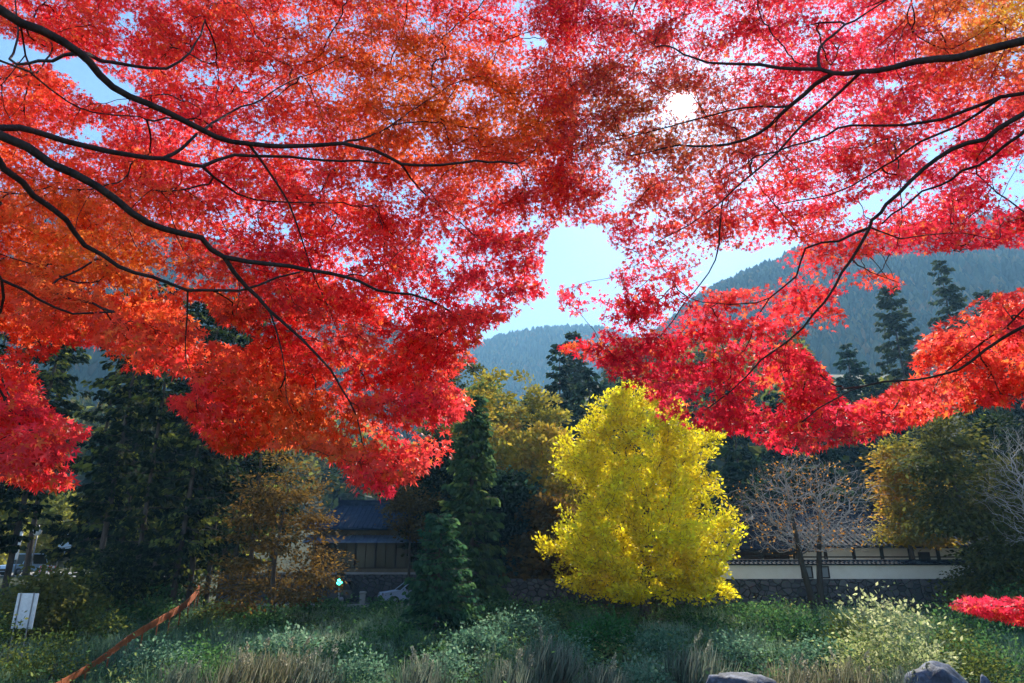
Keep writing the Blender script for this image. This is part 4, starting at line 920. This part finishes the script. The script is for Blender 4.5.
CRIM, RED, ORED, ORA, YLW, OLI, PNK, MAR = (.54, .012, .03), (.70, .028, .042), (.78, .065, .04), (.70, .17, .03), (.72, .58, .04), (.26, .18, .04), (.78, .045, .095), (.34, .010, .02)
def maple(name, label, trunk_pts, trunk_r, limbs, KEEP, ymid, thick, nspray, nleaf, zones, basecols, lsize, seed, win, group=None, dens=None, rc=.27):
    global RNG
    RNG = np.random.default_rng(seed)
    base = np.array(trunk_pts[0], float); root = thing(name, label, 'maple tree', base, 0, group)
    S = Skel(120000); tp = smooth_path(np.array(trunk_pts)-base, .2); n = len(tp)
    tr = trunk_r*(1-.6*np.linspace(0, 1, n)); tr[0] *= 1.4; tr[1] *= 1.15; S.chain(tp, -1, tr)
    limb_of = np.zeros(120000, int)
    for li, (pts, y0, y1, r0, r1, side) in enumerate(limbs, 1):
        y1 = y0+(y1-y0)*.62 if not side else y0+(y1-y0)*.62-.35*(y0 > 4.5)
        m = len(pts); pts3 = []
        for q, (px, py) in enumerate(pts):
            t = q/(m-1); pts3.append(at(px, py, y0+(y1-y0)*t**.8)-base)
        pts3 = np.array(pts3)
        n0 = S.n
        if side:   # a side shoot: starts on the limb nearest to its first point along the line of sight
            q3 = S.p[:S.n]+base; qx, qy = project(q3); jj = int(np.argmin((qx-pts[0][0])**2+(qy-pts[0][1])**2+((q3[:, 1]-y0)*8)**2*0+(np.arange(S.n) < n)*1e6))
            yj = q3[jj, 1]; pts3 = np.array([at(px, py, yj+(y1-yj)*(q/(m-1))**.8)-base for q, (px, py) in enumerate(pts)])
            path = smooth_path(np.vstack([S.p[jj], pts3[1:]]), .14)[1:]; path += RNG.normal(0, .006, path.shape)
            S.chain(path, jj, 1.25*(r0+(r1-r0)*np.linspace(0, 1, len(path))))
        else:
            jj = int(np.argmin(np.linalg.norm(S.p[:n]-(pts3[0]-[0, 0, .9]), axis=1)))
            path = smooth_path(np.vstack([S.p[jj], pts3]), .14)[1:]; path += RNG.normal(0, .008, path.shape)+.03*np.stack([wave(path, 2.2, 1), wave(path, 2.6, 2), wave(path, 2.4, 3)], -1)
            S.chain(path, jj, 1.4*(r0+(r1-r0)*np.linspace(0, 1, len(path))**.8))
    # spray points through the depth of the crown
    x0, x1, y0_, y1_ = win; T = []
    while len(T) < nspray:
        k = 4000; px = RNG.uniform(x0, x1, k); py = RNG.uniform(y0_, y1_, k); kp = look(KEEP, px, py)
        out = (px < -50) | (px > 1075) | (py < -50)
        pr = kp*np.where(out, .45, 1.0)
        if dens is not None: pr = pr*dens(px, py)
        s = RNG.uniform(0, 1, k) < pr; px, py = px[s], py[s]
        Y = ymid(px, py)+thick*np.clip(RNG.normal(0, .5, len(px)), -1.1, 1.1)
        for a, b_, c in zip(px, py, Y): T.append(at(a, b_, c)-base)
    T = np.array(T[:nspray])
    T = T[np.linalg.norm(T+base-EYE, axis=1) > 3.0]; nspray = len(T)
    ends = S.attach(T, .10, 6, sag=.12, bend=.4, jit=.018, ban=n)
    # thin out the twigs that would stand bare in the gaps
    S.tubes('trunk', M_BARK_D, root, .0034, .27, 5, rmax=.010)
    N = nspray*nleaf; ti = np.repeat(np.arange(nspray), nleaf)
    e = unit(ends*[1, 1, .45]+RNG.normal(0, .12, ends.shape)); sd = unit(np.cross(e, [0, 0, 1.])+RNG.normal(0, .18, e.shape)); up = np.cross(sd, e)
    u = RNG.uniform(-1.15, .75, N); wv = RNG.normal(0, .55, N)*(1-.35*np.abs(u)); h = RNG.normal(0, .16, N)
    pos = T[ti]+rc*(e[ti]*u[:, None]+sd[ti]*wv[:, None]+up[ti]*h[:, None])
    pos[:, 2] -= .10*rc*(wv**2+np.maximum(u, 0)**2)*2
    px, py = project(pos+base); k = look(KEEP, px, py) > RNG.uniform(.05, .75, N); pos, ti = pos[k], ti[k]; N = len(pos); u, wv = u[k], wv[k]
    ax = unit(e[ti]*.7+sd[ti]*(np.sign(wv)*.5)[:, None]+RNG.normal(0, .38, (N, 3))+np.array([0, 0, -.55]))
    nr = unit(np.array([0, -.35, .55])+rand_unit(N)*.75)
    # leaf colour belongs to the spray it grows on, drifting through the crown
    cols = np.array(basecols); w0 = wave(T+base, .7, seed % 6)*.6+.5+RNG.normal(0, .22, nspray)
    sc = palette(basecols, w0, .06)
    for (zx, zy, zr, colr, amt) in zones:
        c3 = at(zx, zy, float(ymid(np.array([zx]), np.array([zy]))[0])); rad = zr/FPX*np.linalg.norm(c3-EYE)
        d2 = T+base-c3; vd = unit(c3-EYE); d2 = d2-.75*(d2@vd)[:, None]*vd
        a = amt*np.exp(-(np.linalg.norm(d2, axis=1)/rad)**2)*(1+RNG.normal(0, .35, nspray)); a = np.clip(a, 0, 1)[:, None]
        sc = sc*(1-a)+np.array(colr)*a
    c = sc[ti]*(1+RNG.normal(0, .22, (N, 1))); sh = RNG.uniform(0, 1, N) < .13; c[sh] = c[sh]*.45+np.array((.74, .26, .04))*.55
    c = np.clip(c, .004, .9)
    dist = np.linalg.norm(pos+base-EYE, axis=1)
    leaves('foliage', pos, ax, nr, lsize*RNG.uniform(.7, 1.3, N)*(1+.38*sstep(9.4, 7.8, (pos+base)[:, 2])), c, T_MAPLE5, M_MAPLE, root)
    print(name, nspray, N); return root

yl = lambda px, py: np.interp(py, [-420, 0, 250, 480], [7.6, 7.2, 6.4, 5.1])+np.clip(px, -300, 600)/600*.9
LIMBS_L = [
 ([(-60, -40), (0, 8), (40, 30), (75, 50), (100, 72), (130, 98), (165, 115), (200, 132), (230, 142), (270, 146), (342, 145), (375, 152), (400, 163), (440, 166), (475, 160), (520, 165)], 3.6, 7.4, .034, .007, 0),
 ([(-60, 118), (0, 130), (40, 133), (90, 148), (140, 157), (165, 160), (200, 165), (235, 156), (290, 158), (342, 163), (390, 165)], 3.5, 7.0, .028, .006, 0),
 ([(-60, 112), (0, 133), (50, 160), (95, 183), (130, 210), (160, 228), (200, 242), (225, 258), (270, 265), (310, 272), (342, 277), (375, 292), (410, 297), (450, 310)], 3.4, 6.6, .034, .006, 0),
 ([(-60, 130), (0, 170), (30, 195), (60, 220), (85, 246), (120, 268), (150, 280), (190, 290), (240, 290), (300, 273)], 3.3, 6.0, .026, .006, 0),
 ([(-60, 262), (0, 282), (40, 300), (75, 315), (110, 314)], 3.6, 5.2, .013, .005, 0),
 ([(80, 52), (100, 60), (130, 66), (165, 68), (190, 52), (200, 35), (205, 18)], 4, 6.5, .014, .005, 1),
 ([(75, 57), (40, 62), (10, 60), (18, 40), (15, 0)], 4, 5.5, .011, .005, 1),
 ([(0, 62), (30, 75), (65, 98), (95, 112), (140, 120)], 3.8, 6.2, .010, .004, 0),
 ([(200, 132), (225, 115), (260, 100), (300, 75)], 5, 7.2, .010, .004, 1),
 ([(195, 164), (225, 185), (255, 200), (330, 203)], 5, 7, .009, .004, 1),
 ([(165, 158), (182, 148), (197, 133)], 5, 5.4, .012, .009, 1),
 ([(218, 254), (245, 285), (270, 312), (300, 338), (330, 370), (350, 402), (362, 440)], 5, 6.2, .014, .004, 1),
 ([(245, 148), (270, 175), (290, 205), (300, 235), (310, 265), (325, 300), (345, 350)], 6, 6.8, .009, .003, 1),
 ([(342, 145), (380, 132), (410, 112), (455, 82)], 6, 8, .009, .004, 1), ([(402, 164), (425, 195), (465, 226)], 6.5, 7.6, .009, .004, 1),
 ([(183, 288), (184, 340), (190, 370)], 5, 5.4, .006, .003, 1), ([(273, 314), (282, 350), (286, 395)], 5, 5.6, .006, .003, 1)]
ZONES_L = [(100, 262, 58, (.74, .26, .03), .95), (20, 200, 48, ORA, .8), (20, 300, 40, ORA, .6), (210, 340, 40, ORA, .5), (450, 110, 62, (.6, .15, .015), 1.0), (390, 85, 60, (.6, .15, .015), .8), (520, 115, 40, (.6, .15, .015), .8), (300, 45, 45, (.62, .12, .015), .7), (230, 25, 50, ORED, .5), (60, 330, 40, ORED, .4), (275, 425, 38, ORA, .9), (345, 432, 42, ORA, .9), (255, 390, 30, ORA, .5), (20, 450, 40, ORED, .6), (250, 60, 60, MAR, .3), (480, 260, 60, PNK, .4), (370, 480, 35, PNK, .9), (60, 440, 60, PNK, .8), (420, 420, 50, PNK, .6), (200, 410, 40, PNK, .6), (90, 360, 40, PNK, .5), (330, 330, 60, ORED, .4), (420, 240, 50, ORED, .4), (160, 130, 70, PNK, .3)]
maple('maple_tree', 'great red and orange maple reaching in from the left edge', [(-4.6, 1.6, 4.3), (-4.5, 1.65, 5.4), (-4.25, 1.8, 6.6), (-4.1, 1.9, 8.0), (-4.0, 2.0, 9.2)], .21, LIMBS_L, KEEP_L, yl, 1.25, 3800, 84, ZONES_L, [CRIM, RED, ORED, ORED, (.80, .10, .04)], .078, 21, (-380, 600, -300, 515), dens=lambda px, py: np.interp(py, [0, 200, 320, 480], [.85, .86, .42, .36])+.25*np.exp(-((px-440)/90)**2-((py-110)/65)**2)-.14*np.exp(-((px-525)/50)**2-((py-30)/60)**2))

yr = lambda px, py: np.interp(py, [-420, 0, 250, 460], [7.4, 7.0, 6.6, 6.0])+np.clip(1024-px, -300, 520)/520*.9
LIMBS_R = [
 ([(1090, 22), (1024, 42), (960, 57), (920, 63), (890, 72), (860, 72), (835, 70), (800, 67), (760, 64), (725, 66), (695, 60), (675, 48)], 3.8, 7.2, .036, .006, 0),
 ([(1090, 72), (1024, 92), (980, 100), (940, 115), (900, 125), (850, 125), (825, 135), (790, 150), (755, 156)], 3.9, 7.0, .02, .005, 0),
 ([(1090, 85), (1024, 113), (985, 138), (950, 155), (925, 170), (900, 195), (880, 215), (868, 230), (850, 258), (835, 285), (815, 318), (790, 340), (760, 365), (735, 390), (708, 412)], 3.9, 6.6, .021, .004, 0),
 ([(1090, 100), (1024, 132), (995, 157), (965, 174), (940, 188), (905, 208), (882, 226)], 3.8, 5.8, .015, .005, 0),
 ([(1090, 290), (1024, 325), (1000, 338), (970, 362), (945, 378), (920, 384), (885, 384), (850, 392), (800, 420)], 4.2, 6.2, .016, .004, 0),
 ([(1090, 270), (1024, 311), (985, 342), (945, 372)], 4.4, 6.0, .012, .004, 0),
 ([(838, 70), (815, 85), (790, 105), (770, 125), (745, 140), (710, 147), (680, 145), (630, 156)], 5.5, 7.6, .019, .006, 1),
 ([(815, 67), (820, 48), (845, 25), (885, 2), (915, -22)], 5.5, 6.4, .012, .004, 1),
 ([(790, 103), (740, 108), (700, 118), (640, 135), (580, 146)], 6, 8.2, .009, .004, 1),
 ([(868, 75), (840, 92), (805, 122), (780, 150), (745, 180), (722, 200), (690, 225), (655, 242)], 5.3, 7.3, .011, .004, 1),
 ([(722, 200), (720, 230), (716, 260), (700, 285), (684, 305), (660, 335), (630, 350), (590, 362)], 6.5, 7.2, .008, .003, 1),
 ([(868, 230), (840, 240), (805, 248), (797, 275), (770, 298), (755, 325), (745, 350)], 5.8, 6.6, .009, .003, 1),
 ([(995, 100), (960, 125), (920, 142), (895, 160), (870, 175), (830, 195), (780, 203)], 5, 6.8, .009, .004, 1),
 ([(868, 228), (900, 238), (950, 232), (1000, 240)], 5.6, 6.2, .006, .003, 1), ([(850, 255), (870, 272), (898, 283)], 5.8, 6.2, .005, .003, 1), ([(770, 300), (730, 305), (690, 300)], 6.3, 6.8, .006, .003, 1)]
ZONES_R = [(650, 130, 70, OLI, .6), (600, 110, 50, OLI, .4), (720, 120, 45, OLI, .4), (1015, 18, 36, YLW, 1.1), (925, 15, 24, YLW, .7), (880, 140, 30, OLI, .4), (960, 95, 30, ORA, .35), (940, 345, 60, ORA, .5), (1000, 330, 50, ORED, .5), (560, 60, 60, MAR, .6), (600, 180, 60, MAR, .3), (720, 265, 35, OLI, .35), (820, 40, 60, PNK, .5), (690, 400, 60, PNK, .5), (800, 420, 50, PNK, .5), (800, 300, 50, ORED, .4), (860, 60, 70, PNK, .5), (960, 160, 60, PNK, .5)]
maple('maple_tree', 'great crimson maple reaching in from the right edge', [(5.2, 2.2, 4.3), (5.1, 2.3, 5.4), (4.9, 2.4, 6.8), (4.75, 2.5, 8.4), (4.65, 2.6, 9.8)], .22, LIMBS_R, KEEP_R, yr, 1.25, 2650, 84, ZONES_R, [CRIM, CRIM, PNK, RED, PNK, ORED], .078, 34, (520, 1400, -300, 470), dens=lambda px, py: np.interp(py, [0, 180, 290], [.8, .74, .36]))

# young maple by the right edge with one low red spray in view
KEEP_S = blur(poly([(948, 602), (965, 597), (1000, 599), (1024, 597), (1150, 585), (1150, 640), (1024, 624), (1005, 620), (985, 614), (962, 609)]), 1)
maple('young_maple_tree', 'low bright red maple spray at the lower right edge', [(7.9, 6.4, 4.2), (7.95, 6.45, 4.9), (7.9, 6.5, 5.4), (7.7, 6.6, 5.9)], .05, [([(1110, 610), (1060, 606), (1024, 606), (985, 605), (958, 603)], 7.2, 8.2, .014, .004, 0)], KEEP_S, lambda px, py: 8.0+0*px, .5, 60, 70, [], [RED, PNK, CRIM], .075, 5, (945, 1140, 590, 640))
